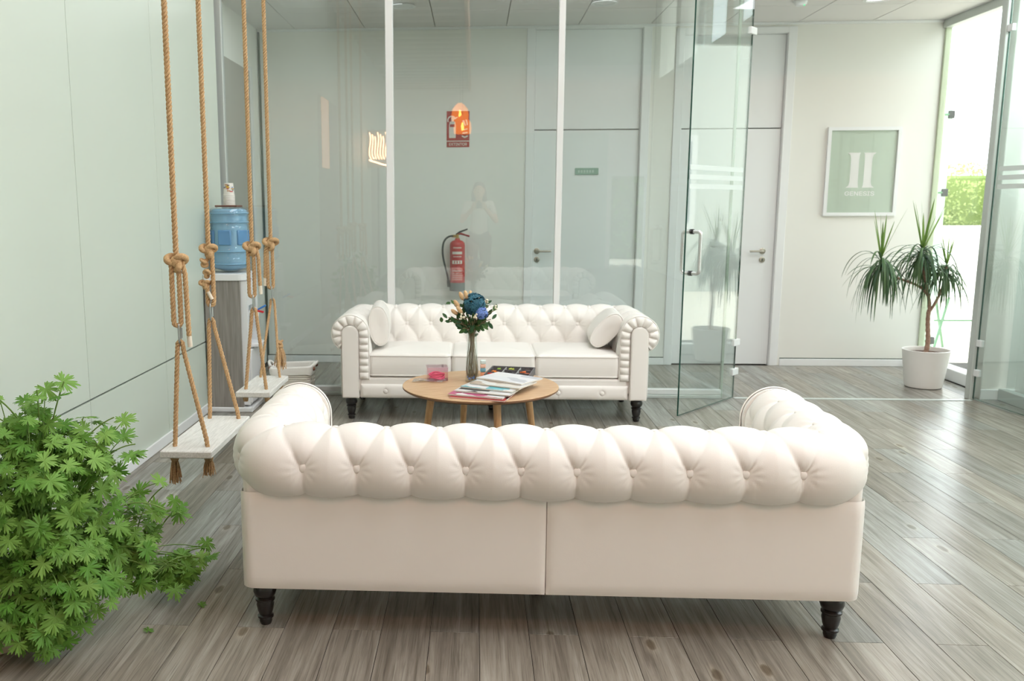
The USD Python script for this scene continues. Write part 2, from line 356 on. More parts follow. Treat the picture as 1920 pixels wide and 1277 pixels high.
def lever(p, x, y, z, sgn, m):
    part(p, 'rosette', moved(lathe([(0, 0), (.026, 0), (.026, .006), (.022, .009), (0, .009)], 28), (x, y, z), rx=PI / 2), m, 40, label='round rosette of the door handle')
    P = [(x, y - .006, z), (x, y - .04, z), (x + sgn * .008, y - .047, z), (x + sgn * .02, y - .05, z), (x + sgn * .12, y - .05, z)]
    part(p, 'handle', tube(P, .0085, 12), m, 40)
    part(p, 'keyhole_rosette', moved(lathe([(0, 0), (.025, 0), (.025, .005), (.021, .008), (0, .008)], 28), (x, y, z - .075), rx=PI / 2), m, 40)
    part(p, 'lock_cylinder', cbox(x - .004, x + .004, y - .011, y - .006, z - .088, z - .062, .002), rubber)
def flush_door(nm, a, b, top, hx, sgn):
    d = thing(nm, kind='structure')
    part(d, 'door_leaf', cbox(a + .004, b - .004, YB + .03, YB + .07, .006, 2.03, .003), white2)
    part(d, 'backing', box(a, b, YB + .085, YB + .115, 0, top), dark)
    part(d, 'transom_panel', cbox(a + .004, b - .004, YB + .03, YB + .07, 2.038, top - .004, .003), white2)
    part(d, 'reveal', cat([box(a, a + .003, YB + .0, YB + .1, 0, top), box(b - .003, b, YB, YB + .1, 0, top), box(a, b, YB, YB + .1, top - .003, top)]), white2)
    for x0, x1 in ((a - .07, a), (b, b + .07)):
        part(d, 'door_frame', cbox(x0, x1, YB - .012, YB, 0, top + .05, .003), white2)
    part(d, 'door_frame', cbox(a, b, YB - .012, YB, top, top + .05, .003), white2)
    lever(d, hx, YB + .03, 1.0, sgn, satin)
    return d
d3 = flush_door('door_3', *D3, 2.86, D3[0] + .045, 1)
d4 = flush_door('door_4', *D4, 2.80, D4[1] - .10, -1)
# small green room plate on the centre door
pl = thing('door_plate', 'small green room plate with pale lettering on the white door behind the glass', 'sign')
part(pl, 'plate', cbox(.86, 1.06, YB + .022, YB + .03, 1.655, 1.712, .002), PM('plate_green', lin((150, 176, 160)), .5))
part(pl, 'lettering', cat([box(.885 + k * .024, .9 + k * .024, YB + .0205, YB + .022, 1.672, 1.694) for k in range(6)]), PM('plate_ink', lin((188, 204, 194)), .5))

# corridor ceiling of tiles, beyond the glass
ce = thing('ceiling', kind='structure')
part(ce, 'deck', box(XL - .1, XR + .1, YG + .1, 8.0, ZC + .02, ZC + .2), dark)
xs = [XL - .06] + [2.655 - .6 * k for k in range(7, -1, -1)] + [3.245, XR]
for a, b in zip(xs[:-1], xs[1:]):
    for y0, y1 in ((YG + .06, 7.22), (7.22, YB)):
        part(ce, 'ceiling_tile', cbox(a + .003, b - .003, y0 + .003, y1 - .003, ZC, ZC + .02, .002), ceilm)
part(ce, 'edge_trim', cbox(XL - .05, XR, YB - .02, YB - .0005, ZC - .02, ZC, .003), white2)
for k, (x, y) in enumerate(((2.93, 7.02), (.95, 7.0), (-.55, 7.0))):
    t = thing('downlight', ['round white downlight in the corridor ceiling above the far right door', 'round white downlight in the corridor ceiling near the second mullion', 'round white downlight in the corridor ceiling near the first mullion'][k], 'ceiling light', 'corridor downlights', loc=(x, y, ZC))
    part(t, 'trim_ring', lathe([(.085, 0), (.10, -.012), (.075, -.014), (.07, -.004)], 36), plastw, 40)
    part(t, 'lens', lathe([(0, -.004), (.071, -.004), (.071, 0), (0, 0)], 36), dnl if k == 0 else plastw)
sd = thing('smoke_detector', 'white detector with a green light on the corridor ceiling', 'detector', loc=(2.40, 7.08, ZC))
part(sd, 'housing', lathe([(0, -.035), (.03, -.035), (.045, -.022), (.05, 0), (0, 0)], 28), plastw, 40)
part(sd, 'indicator', moved(trimesh.creation.icosphere(2, .005), (.02, -.03, -.034)), ledm)

# upper walls, roof and rear of the hall
wu = thing('wall_upper', kind='structure')
part(wu, 'plaster', box(XL - .2, XR + .4, YG + .03, YG + .15, ZC + .02, 6.2), white)
rf = thing('roof', kind='structure')
part(rf, 'skylight_surround', cat([box(XL - .25, .2, -7.2, 6.7, 6.0, 6.2), box(2.7, 4.8, -7.2, 6.7, 6.0, 6.2), box(.2, 2.7, -7.2, -.3, 6.0, 6.2), box(.2, 2.7, 5.4, 6.7, 6.0, 6.2)]), white)
for y in (1.2, 2.6, 4.0):
    part(rf, 'skylight_bar', box(.2, 2.7, y, y + .07, 6.0, 6.12), white2)
# ribbed gallery soffit behind the camera, seen mirrored in the glass
gs = thing('ceiling_gallery', kind='structure')
gsm = PM('gallery_beige', lin((186, 178, 160)), .7)
part(gs, 'soffit', box(XL, -.15, -7.0, 1.9, 4.0, 4.3), gsm)
for k in range(22):
    part(gs, 'rib', cbox(XL, -.15, -6.9 + k * .4, -6.78 + k * .4, 3.86, 4.0, .01), gsm)
part(gs, 'fascia', cbox(-.15, -.10, -7, 1.9, 3.85, 4.35, .006), PM('warm_fascia', lin((226, 190, 160)), .5))
we = thing('wall_end', kind='structure')
part(we, 'plaster', extr(sg.box(XL - .1, -.02, 4.8, 6.2).difference(sg.box(2.95, -.1, 3.75, 2.05)), .18, 'xz', -7.02), white)
d8 = thing('door_8', kind='structure')
part(d8, 'glass_pane', box(2.97, 3.73, -7.12, -7.11, .02, 2.03), clearg)
for x0, x1, z0, z1 in ((2.95, 2.99, 0, 2.05), (3.71, 3.75, 0, 2.05), (2.95, 3.75, 2.01, 2.05)): part(d8, 'door_frame', cbox(x0, x1, -7.16, -7.06, z0, z1, .003), alum)
for k in range(5):
    part(we, 'wall_panel', cbox(XL + .01 + k * .94, XL + .945 + k * .94, -7.02, -7.0, 0, 2.95, .003), mintwall)
for k in range(4):
    part(we, 'wall_panel', cbox(-.10 + k * 1.0, .895 + k * 1.0, -7.02, -7.0, 4.35, 5.45, .003), mint)
# right side of the hall: glass with a low rail near the doorway, windows further back
wr = thing('wall_right', kind='structure')
def yz(polys, x, d): return extr(polys, d, 'yz', x)
poly = sg.box(-7.2, -.02, 4.3, 6.2).difference(sg.MultiPolygon([sg.box(.7, .1, 4.1, 3.0)] + [sg.box(-6.6 + 1.8 * k, 4.0, -5.2 + 1.8 * k, 5.5) for k in range(6)]))
part(wr, 'plaster', yz(poly, XR + .0, .15), white)
part(wr, 'upper_plaster', box(XR, XR + .15, 4.3, 6.6, 3.0, 6.2), white)
part(wr, 'niche_wall', box(4.55, 4.7, 4.3, 6.7, 0, 3.1), mintwall)
part(wr, 'niche_ceiling', box(XR, 4.7, 4.3, 6.7, 3.0, 3.1), ceilm)
part(wr, 'niche_side', box(XR + .1, 4.7, 4.3, 4.42, 0, 3.1), white)
part(wr, 'pilaster', cbox(3.66, 3.90, YG + .04, YG + .16, 0, 3.1, .004), white)
part(wr, 'pilaster_skirting', cbox(3.655, 3.90, YG + .028, YG + .04, 0, .075, .003), white2)
part(wr, 'return_wall', box(3.9, 4.8, YG + .05, YG + .16, 0, 3.1), white)
w4 = thing('window_4', kind='structure')
part(w4, 'glass_pane', box(3.795, 3.805, 4.4, YG - .03, .085, 2.9), pane)
part(w4, 'bottom_rail', cbox(3.775, 3.825, 4.4, YG + .03, 0, .085, .004), greyalu)
part(w4, 'top_rail', cbox(3.775, 3.825, 4.4, YG + .03, 2.9, 3.0, .004), greyalu)
for y0 in (5.0, 4.4):
    part(w4, 'mullion', cbox(3.78, 3.82, y0, y0 + .05, .085, 2.9, .003), alum)
for n, (y0, y1) in ((5, (.7, 4.1)),):
    w = thing(f'window_{n}', kind='structure')
    part(w, 'glass_pane', box(XR + .06, XR + .068, y0, y1, .1, 3.0), pane)
    for yy in np.linspace(y0, y1, 4): part(w, 'mullion', cbox(XR + .03, XR + .1, yy - .03, yy + .03, .1, 3.0, .004), alum)

# glass partition
w1 = thing('window_1', kind='structure')
segs = [(XL + .03, -.636), (-.581, .572), (.617, 1.80)]
for a, b in segs: part(w1, 'glass_pane', box(a, b, YG - .005, YG + .005, .068, 2.99), pane)
for a, b in ((-.636, -.581), (.572, .617)): part(w1, 'mullion', cbox(a, b, YG - .022, YG + .022, .068, 2.99, .003), alum)
part(w1, 'side_channel', cbox(XL - .06, XL + .03, YG - .03, YG + .02, 0, 2.99, .004), greyalu)
part(w1, 'bottom_rail', cbox(XL + .03, 1.80, YG - .02, YG + .02, .024, .068, .006), alum)
part(w1, 'floor_channel', cbox(XL + .03, 1.80, YG - .03, YG + .03, 0, .024, .003), greyalu)
part(w1, 'top_rail', cbox(XL - .06, XR, YG - .03, YG + .03, 2.955, 3.03, .004), alum)
part(w1, 'end_profile', cbox(1.795, 1.812, YG - .012, YG + .012, .0, 2.95, .002), PM('profile_greenish', lin((176, 190, 176)), .4))
# fixed sidelight the door leaf hangs from, and the two glass leaves
w2 = thing('window_2', kind='structure')
part(w2, 'glass_pane', box(1.814, 1.890, YG - .005, YG + .005, .002, 2.95), pane)
part(w2, 'door_jamb', cbox(3.575, 3.612, YG + .02, YG + .09, 0, 2.955, .004), greyalu)

def leaf(nm, hinge, tip, clips_dir, stripes, handle):
    d = thing(nm, kind='structure')
    h, t = np.array(hinge), np.array(tip); L = np.linalg.norm(t - h); ang = math.atan2(*(t - h)[::-1])
    def put(m): return moved(m, (h[0], h[1], 0), rz=ang)
    Z0, Z1 = .012, 2.94
    part(d, 'glass_pane', put(box(.012, L, -.005, .005, Z0, Z1)), pane)
    part(d, 'glass_edge', put(cat([box(L, L + .0015, -.005, .005, Z0, Z1), box(.012, L, -.005, .005, Z0 - .0015, Z0), box(.0105, .012, -.005, .005, Z0, Z1)])), edgeg)
    for z in (.20, .415, 2.57, 2.88):
        part(d, 'hinge_clip', put(cbox(-.035 if clips_dir else -.02, .055, -.014, .014, z - .024, z + .024, .003)), plastw)
    for z in stripes:
        part(d, 'frosted_stripe', put(cat([box(.05, L - .012, s * .0052 - .0002, s * .0052 + .0002, z - .016, z + .016) for s in (-1, 1)])), frost)
    if handle:
        for s in (-1, 1):
            xs_ = L - .085; y1 = s * .062; P = [(xs_, s * .005, .955)]
            for a in np.linspace(0, 90, 7): P.append((xs_, s * (.042 + .02 * math.sin(math.radians(a))), .955 + .02 * (1 - math.cos(math.radians(a)))))
            for a in np.linspace(0, 90, 7): P.append((xs_, s * (.042 + .02 * math.cos(math.radians(a))), 1.205 + .02 * math.sin(math.radians(a))))
            P.append((xs_, s * .005, 1.225))
            part(d, 'pull_handle', put(tube(P, .0125, 16)), chrome, 50)
        part(d, 'handle_collar', put(cat([moved(lathe([(.0125, -.012), (.017, -.012), (.017, .012), (.0125, .012)], 24), (L - .085, 0, z), rx=PI / 2) for z in (.955, 1.225)])), rubber, 40)
    return d
leaf('door_1', (1.895, YG), (1.355, YG - .628), True, (1.515, 1.575, 1.635), True)
leaf('door_2', (3.60, YG + .03), (3.67, YG - .79), False, (1.515, 1.575, 1.635), False)

# right window of the corridor (onto the garden)
w3 = thing('window_3', kind='structure')
part(w3, 'glass_pane', box(XR + .03, XR + .04, 6.64, YB, .10, 2.84), clearg)
part(w3, 'window_frame', cbox(XR + .0, XR + .05, YB - .02, YB, .0, 2.86, .003), PM('frame_green', lin((196, 206, 180)), .4))
part(w3, 'window_frame', cbox(XR - .02, XR + .06, 6.6, YB, 2.82, ZC, .003), greyalu)
part(w3, 'window_sill', cbox(XR - .04, XR + .08, 6.64, YB, 0, .095, .004), white2)
part(w3, 'frame_post', cbox(XR - .01, XR + .06, 6.62, 6.68, .09, 2.82, .003), alum)

# ================================================================ OUTDOORS, seen through the right window
g = thing('ground', kind='structure')
part(g, 'paving', cat([box(3.99, 60, -40, 60, -.2, -.03), box(-30, 3.99, -40, -7.2, -.2, -.03)]), cream)
single('garden_wall', cbox(5.0, 40, 16.0, 16.2, -.05, 1.02, .01), outwhite, 'white boundary wall below the hedge outside the right window', 'wall')
def hedge():
    h = thing('hedge', 'sunlit clipped yellow green hedge above the white garden wall outside', 'hedge')
    n = 45000; rng = np.random.default_rng(3)
    c = np.stack([rng.uniform(5.5, 16, n), rng.uniform(16.5, 17.6, n), rng.uniform(.3, 2.02, n)], -1)
    c[:, 2] += .12 * np.sin(c[:, 0] * 3) * (c[:, 2] > 1.8); c[:, 1] += .12 * np.sin(c[:, 0] * 5 + c[:, 2] * 6)
    a = rng.normal(size=(n, 3)); a /= np.linalg.norm(a, axis=1, keepdims=True); b = np.cross(a, rng.normal(size=(n, 3))); b /= np.linalg.norm(b, axis=1, keepdims=True)
    s = rng.uniform(.02, .045, (n, 1)); V = np.stack([c - a * s, c + b * s * .5, c + a * s, c - b * s * .5], 1).reshape(-1, 3)
    q = np.arange(n)[:, None] * 4; F = np.vstack([q + [0, 1, 2], q + [0, 2, 3]])
    part(h, 'foliage', trimesh.Trimesh(V, F, process=False), hedgem, kind='stuff')
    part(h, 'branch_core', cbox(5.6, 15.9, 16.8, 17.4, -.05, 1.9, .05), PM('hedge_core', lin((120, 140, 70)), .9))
hedge()
rh = thing('garden_hedge', 'tall dense hedge outside the glass door behind the camera', 'hedge')
rg = np.random.default_rng(8); n_ = 5000
c_ = np.stack([rg.uniform(1.5, 8.5, n_), rg.uniform(-11.6, -10.9, n_), rg.uniform(.0, 3.6, n_)], -1); a_ = rg.normal(size=(n_, 3)); a_ /= np.linalg.norm(a_, axis=1, keepdims=True); b_ = np.cross(a_, rg.normal(size=(n_, 3))); b_ /= np.linalg.norm(b_, axis=1, keepdims=True)
s__ = rg.uniform(.06, .12, (n_, 1)); q_ = np.arange(n_)[:, None] * 4
part(rh, 'foliage', trimesh.Trimesh(np.stack([c_ - a_ * s__, c_ + b_ * s__ * .5, c_ + a_ * s__, c_ - b_ * s__ * .5], 1).reshape(-1, 3), np.vstack([q_ + [0, 1, 2], q_ + [0, 2, 3]]), process=False), geran2, kind='stuff')
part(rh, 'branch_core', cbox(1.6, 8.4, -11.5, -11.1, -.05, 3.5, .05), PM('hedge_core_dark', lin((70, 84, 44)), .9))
nbd = thing('neighbour_building', 'pale plastered neighbouring house across the garden, right of the hedge', 'building')
part(nbd, 'facade', box(10.0, 14.0, -5, 13.5, -.1, 4.4), PM('neighbour_plaster', lin((186, 190, 180)), .8))
for k in range(6):
    wp = part(nbd, 'window_surround', box(9.94, 10.0, -4 + 3.0 * k, -2.6 + 3.0 * k, 1.0, 2.5), outwhite)
    part(wp, 'pane', box(9.93, 9.945, -3.9 + 3.0 * k, -2.7 + 3.0 * k, 1.1, 2.4), PM(f'neighbour_pane_{k}', lin((90, 104, 110)), .1))
gp = thing('glass_windbreak', 'pale green glass panel with metal corner clamps just outside the window', 'glass panel')
part(gp, 'glass_panel', cbox(3.96, 4.335, 8.60, 8.612, .06, 2.24, .002), PM('milky_green_glass', lin((205, 228, 212)), .2))
for z in (.12, 1.50, 2.20):
    part(gp, 'clamp', cbox(4.295, 4.35, 8.585, 8.627, z - .035, z + .035, .005), rubber)
    part(gp, 'clamp_arm', tube([(3.97, 8.59, z), (4.30, 8.59, z)], .008, 8), greenmetal)
part(gp, 'foot_rail', cbox(3.96, 4.36, 8.57, 8.64, -.03, .06, .005), greenmetal)
tr = thing('garden_trestle', 'green metal garden trestle on pale paving outside the right window', 'garden table')
for s_ in (0, .55):
    part(tr, 'leg', tube([(4.42 + s_, 8.75, -.03), (4.64 + s_, 8.95, .52)], .014, 8), greenmetal)
    part(tr, 'leg', tube([(4.72 + s_, 9.15, -.03), (4.50 + s_, 8.95, .52)], .014, 8), greenmetal)
part(tr, 'brace', tube([(4.44, 8.86, .28), (5.1, 8.86, .28)], .010, 8), greenmetal)
part(tr, 'tabletop', cbox(4.44, 5.5, 8.72, 9.18, .52, .545, .008), outwhite)

# ================================================================ CHESTERFIELD SOFAS
ZCR, RR = .577, .109
def sofa_path():
    a, yb, yf, rc = .93, .062, .705, .12; P, N = [], []
    def line(p, q, nrm, n):
        for t in np.linspace(0, 1, n, endpoint=False): P.append((p[0] + (q[0] - p[0]) * t, p[1] + (q[1] - p[1]) * t)); N.append(nrm)
    def arc(c, a0, a1, n):
        for t in np.linspace(a0, a1, n, endpoint=False): P.append((c[0] + rc * math.cos(t), c[1] + rc * math.sin(t))); N.append((math.cos(t), math.sin(t)))
    line((-a, yf), (-a, yb + rc), (-1, 0), 90)
    arc((-a + rc, yb + rc), PI, 1.5 * PI, 44)
    line((-a + rc, yb), (a - rc, yb), (0, -1), 300)
    arc((a - rc, yb + rc), 1.5 * PI, 2 * PI, 44)
    line((a, yb + rc), (a, yf), (1, 0), 90); P.append((a, yf)); N.append((1, 0))
    P, N = np.array(P), np.array(N); d = np.r_[0, np.cumsum(np.linalg.norm(np.diff(P, axis=0), axis=1))]
    return P, N, d - d[-1] / 2
def sofa_profile(s):
    """arc length -> (outward offset, z, normal); starts at the seam under the roll outside, ends at the seat inside"""
    a0 = math.radians(-58); R = RR; s = np.asarray(s, float); La = R * (PI - a0)
    ang = np.minimum(a0 + s / R, PI); o = R * np.cos(ang); z = ZCR + R * np.sin(ang)
    no, nz = np.cos(ang), np.sin(ang); e = np.maximum(s - La, 0)
    return o - e * .04, z - e, no, nz
S1 = RR * math.radians(60); S2 = RR * math.radians(164); S3 = RR * math.radians(240); S4 = S3 + .125; SEND = S3 + .32
PITCHB = .172
P, N, U = sofa_path(); UM = U[-1]
def seglist():
    segs = []
    nb = int(UM / PITCHB) + 2
    for k in range(-nb, nb + 1):
        ua, ub = (k + .5) * PITCHB, k * PITCHB
        segs.append((ua, S1, ua, 0.0))
        for d in (-.5, .5):
            segs.append((ua, S1, ua + d * PITCHB, S2)); segs.append((ua, S3, ua + d * PITCHB, S2)); segs.append((ua, S3, ua + d * PITCHB, S4))
        segs.append((ub, S4, ub, SEND))
    return np.array(segs)
def tuft(uu, ss):
    """height of the padding above its base at (u, s)"""
    d = np.full(uu.shape, 9.); 
    for a, b, c, e in SEG:
        m = (np.abs(uu - (a + c) / 2) < .24)
        if not m.any(): continue
        px, py = uu[m] - a, ss[m] - b; vx, vy = c - a, e - b; t = np.clip((px * vx + py * vy) / (vx * vx + vy * vy), 0, 1)
        bow = .010 * np.sin(PI * t) * np.sign(vx) * (abs(vx) > 1e-6)
        d[m] = np.minimum(d[m], np.hypot(px - t * vx - bow, py - t * vy))
    rb = np.full(uu.shape, 9.); th = np.zeros(uu.shape); pw = np.ones(uu.shape)
    for sb, ph, pit in ((S1, .5, 1.), (S2, 0., .35), (S3, .5, 1.), (S4, 0., .8)):
        k = np.round(uu / PITCHB - ph) + ph; r = np.hypot(uu - k * PITCHB, ss - sb); c = r < rb
        th = np.where(c, np.arctan2(ss - sb, uu - k * PITCHB), th); pw = np.where(c, pit, pw); rb = np.minimum(rb, r)
    h = .0105 * (1 - np.exp(-d / .022)) + .0045 * (1 - np.exp(-(d / .055) ** 2)) + .0052 * (1 - np.exp(-d / .0030))
    h -= .017 * pw * np.exp(-(rb / .034) ** 1.6) 
    h += .0011 * np.sin(th * 11) * np.exp(-((rb - .034) / .018) ** 2)
    return h
SEG = seglist()
def build_sofa(label, loc, rotz):
    t = thing('chesterfield_sofa', label, 'sofa', 'white chesterfield sofas', loc=loc, rotz=rotz)
    ss = np.linspace(0, SEND, 150); uu, sg_ = np.meshgrid(U, ss, indexing='ij')
    h = tuft(uu, sg_) * np.clip(sg_ / .012, .15, 1) * np.clip((UM - np.abs(uu)) / .02 + .25, 0, 1)
    o, z, no, nz = sofa_profile(ss)
    O = o[None, :] + h * no[None, :]; Zm = z[None, :] + h * nz[None, :]
    V = np.stack([P[:, None, 0] + N[:, None, 0] * O, P[:, None, 1] + N[:, None, 1] * O, Zm], -1)
    m = grid_mesh(V); m.invert() if m.face_normals[len(m.faces) // 3] @ np.array([0, 0, 1]) < -2 else None
    # make sure the normals look outwards
    c = m.triangles_center; i = np.argmax(c[:, 2])
    if m.face_normals[i][2] < 0: m.invert()
    part(t, 'tufted_roll', m, leather, True, label='button-tufted rolled back and arms')
    # buttons
    bt = trimesh.creation.icosphere(2, 1.); bt.vertices *= [.0142, .0142, .0065]
    for sb, ph in ((S1, .5), (S2, 0.), (S3, .5)):
        for k in np.arange(-30, 31) + ph:
            u = k * PITCHB
            if abs(u) > UM - .05: continue
            i = int(np.argmin(np.abs(U - u))); oo, zz, n1, n2 = (float(q) for q in sofa_profile(sb))
            hh = float(tuft(np.array([u]), np.array([sb]))[0]); nr = np.array([N[i][0] * n1, N[i][1] * n1, n2])
            pos = np.array([P[i][0] + N[i][0] * oo, P[i][1] + N[i][1] * oo, zz]) + nr * (hh + .0065)
            T = trimesh.geometry.align_vectors([0, 0, 1], nr); b = bt.copy(); b.apply_transform(T); b.apply_translation(pos)
            part(t, 'button', b, leather, True)
    # outer panels
    HX, D = 1.0, .745
    def panel(a, b, y, nrm):  # softly padded flat panel between x=a..b on the back
        g1, g2 = np.meshgrid(np.linspace(0, 1, 130), np.linspace(0, 1, 16), indexing='ij')
        e = np.minimum(np.minimum(g1, 1 - g1) * abs(b - a), np.minimum(g2, 1 - g2) * .33); puff = .009 * (1 - np.exp(-e / .012))
        X_ = a + (b - a) * g1; dx = np.clip(np.abs(X_) - (HX - .05), 0, .0499); X_ = np.sign(X_) * np.minimum(np.abs(X_), HX - .0015)
        if nrm == 'y': V = np.stack([X_, y - puff + .05 - np.sqrt(.05 ** 2 - dx ** 2), .155 + .329 * g2], -1)
        else: V = np.stack([y + np.sign(y) * puff, a + (b - a) * g1, .155 + .329 * g2], -1)
        m = grid_mesh(V); want = np.array([0, -1, 0]) if nrm == 'y' else np.array([np.sign(y), 0, 0])
        if m.face_normals.mean(0) @ want < 0: m.invert()
        return m
    part(t, 'outer_back_panel', panel(-HX, -.0012, .008, 'y'), leather, True)
    part(t, 'outer_back_panel', panel(.0012, HX, .008, 'y'), leather, True)
    for s in (-1, 1): part(t, 'outer_side_panel', panel(.045, D - .03, s * (HX - .009), 'x'), leather, True)
    U_poly = sg.box(-HX + .05, .05, HX - .05, D - .06).buffer(.038).difference(sg.box(-.83, .17, .83, 2))
    fr = cat([extr(U_poly, .345, 'xy', .18), extr(sg.box(-HX + .05, .05, HX - .05, D - .06).buffer(.038), .035, 'xy', .158)])
    part(t, 'frame', fr, leather)
    part(t, 'roll_welt', tube([(P[i][0] + N[i][0] * .058, P[i][1] + N[i][1] * .058, .488) for i in range(0, len(P), 3)], .0045, 6), welt, 60, label='welt cord under the roll')
    # front posts with arched top and the pleated ring round them
    for s in (-1, 1):
        cx = s * .928; arch = [(cx - .055, .155), (cx + .055, .155)] + [(cx + .055 * math.cos(a), ZCR + .055 * math.sin(a)) for a in np.linspace(0, PI, 25)]
        pp = sg.Polygon(arch); rings = []
        for y, ins in ((D - .045, 0), (D + .004, 0), (D + .011, .004), (D + .013, .012)):
            q = np.array(pp.buffer(-ins, join_style=1).exterior.coords)[:-1] if ins else np.array(pp.exterior.coords)[:-1]
            L = sg.LineString(np.vstack([q, q[:1]])); st = L.project(sg.Point(cx, .155))
            pts = np.array([L.interpolate((st + f * L.length) % L.length).coords[0] for f in np.linspace(0, 1, 120, endpoint=False)])
            rings.append(np.stack([pts[:, 0], np.full(120, y), pts[:, 1]], -1))
        part(t, 'arm_front_panel', loft(rings), leather, 50)
        # pleats
        q = []; L1 = .30; La = .088 * (PI + math.radians(52))
        tt = np.linspace(0, L1 + La, 220); w = np.linspace(-1, 1, 15)
        V = np.zeros((len(tt), len(w), 3))
        for i, tv in enumerate(tt):
            if tv < L1: c = (-.088, ZCR - L1 + tv); nn = (-1, 0.)
            else:
                a = PI - (tv - L1) / .088; c = (.088 * math.cos(a), ZCR + .088 * math.sin(a)); nn = (math.cos(a), math.sin(a))
            pl = abs(math.sin(PI * tv / .046)) ** .55
            for j, wv in enumerate(w):
                r = .034 * wv; bulge = (.010 + .018 * pl) * math.sqrt(max(0, 1 - wv * wv)) ** .8
                V[i, j] = (cx + s * (c[0] + nn[0] * r), D - .02 + bulge, c[1] + nn[1] * r)
        m = grid_mesh(V)
        if m.face_normals.mean(0)[1] < 0: m.invert()
        part(t, 'pleated_arm_front', m, leather, True)
        key = sg.Point(cx, ZCR).buffer(.12, 32).union(sg.box(min(cx - s * .118, cx + s * .06), .2, max(cx - s * .118, cx + s * .06), ZCR))
        part(t, 'arm_front_backing', extr(key, .02, 'xz', D - .018), leather)
        part(t, 'arm_front_welt', tube([(cx + s * -.122, D - .012, .275)] + [(cx + s * -.122, D - .012, z) for z in np.linspace(.3, ZCR, 8)] + [(cx + s * .122 * math.cos(a), D - .012, ZCR + .122 * math.sin(a)) for a in np.linspace(PI, -math.radians(52), 40)], .004, 6), leather, 60)
    # front rail with buttons, seat deck
    g1, g2 = np.meshgrid(np.linspace(-.865, .865, 320), np.linspace(0, 1, 22), indexing='ij')
    bx = np.linspace(-.70, .70, 6); e = np.minimum(np.minimum(g2, 1 - g2) * .095, .865 - np.abs(g1)); puff = .014 * (1 - np.exp(-e / .012))
    for x in bx: puff -= .012 * np.exp(-(np.hypot(g1 - x, (g2 - .5) * .095) / .016) ** 2) + .003 * np.exp(-np.abs(g1 - x) / .004) * (np.abs(g2 - .5) < .5)
    m = grid_mesh(np.stack([g1, D - .012 + puff, .155 + .092 * g2], -1))
    if m.face_normals.mean(0)[1] < 0: m.invert()
    part(t, 'front_rail', m, leather, True)
    for x in bx:
        b = bt.copy(); b.apply_transform(trimesh.geometry.align_vectors([0, 0, 1], [0, 1, 0])); b.apply_translation([x, D + .001, .201]); part(t, 'rail_button', b, leather, True)
    part(t, 'seat_deck', cbox(-.865, .865, .15, D - .012, .16, .292, .012), leather, 40)
    # seat cushions
    W = .538
    for k in (-1, 0, 1):
        cx = k * .541; y0, y1 = .185, D - .012; cy = (y0 + y1) / 2; hy = (y1 - y0) / 2; rings = []
        for z, ins in ((.294, .03), (.296, .012), (.303, .003), (.312, 0), (.37, -.004), (.425, 0), (.438, .004), (.446, .014)):
            rings.append(np.c_[rrect(W / 2 - ins, hy - ins, .03, 8), np.full(32, z)])
        for f in np.linspace(.93, .05, 9):
            rings.append(np.c_[rrect((W / 2 - .014) * f, (hy - .014) * f, .03 * f, 8), np.full(32, .447 + .026 * (1 - f ** 2))])
        for r in rings: r[:, :2] += [cx, cy]
        c = part(t, 'seat_cushion', loft(rings), leather, 60)
        for z in (.432, .304):
            part(c, 'piping', tube(np.c_[rrect(W / 2 - .001, hy - .001, .03, 8) + [cx, cy], np.full(32, z)], .0048, 6, closed=True), leather, 60)
    # turned legs
    prof = [(0, .158), (.034, .158), (.036, .150), (.031, .143), (.037, .132), (.039, .118), (.034, .104), (.026, .098), (.033, .092), (.033, .086), (.027, .082), (.030, .070), (.026, .048), (.021, .034), (.027, .030), (.027, .024), (.020, .020), (.022, .012), (.018, 0), (0, 0)]
    lg = lathe(prof, 24)
    for x, y in ((-.935, .078), (.935, .078), (-.935, D - .075), (.935, D - .075), (0, .36)):
        part(t, 'leg', moved(lg, (x, y, 0)), blackwood, 35)
    return t
sofa = build_sofa('white tufted chesterfield sofa in the foreground, seen from behind', (.235, 2.72, 0), 0)
copy_of(sofa, (.125, 6.407, 0), 180, 'white tufted chesterfield sofa against the glass partition, facing the camera', 'sofa', 'white chesterfield sofas')

# lumbar cushions on the far sofa: an oval end section, long axis towards the wall
def lumbar(label, loc, tilt, yaw, L=.36, a=.062, b=.128):
    t = thing('lumbar_cushion', label, 'cushion', 'white lumbar cushions', loc=loc)
    rings = []; an = np.linspace(0, 2 * PI, 48, endpoint=False)
    sx, sz = np.sign(np.cos(an)) * np.abs(np.cos(an)) ** .85, np.sign(np.sin(an)) * np.abs(np.sin(an)) ** .85
    def ring(y, f): return np.c_[a * f * sx, np.full(48, y), b * f * sz]
    for y, f in ((0, .02), (-.004, .5), (-.003, .88), (0, .97), (.006, 1.), (L * .25, 1.04), (L * .5, 1.06), (L * .75, 1.04), (L - .006, 1.), (L, .97), (L + .004, .5), (L + .004, .02)): rings.append(ring(y, f))
    R = trimesh.transformations.euler_matrix(0, tilt, yaw, 'sxyz')
    m = loft(rings); m.apply_transform(R); c = part(t, 'cover', m, leather, 45)
    for y in (.003, L - .003):
        q = tube(ring(y, 1.01), .0045, 6, closed=True); q.apply_transform(R); part(t, 'piping', q, leather, 60)
lumbar('white oval-ended lumbar cushion standing upright in the left corner of the far sofa', (-.628, 5.80, .612), -.10, .06)
lumbar('white oval-ended lumbar cushion leaning against the right arm of the far sofa', (.862, 5.80, .590), .72, -.06)

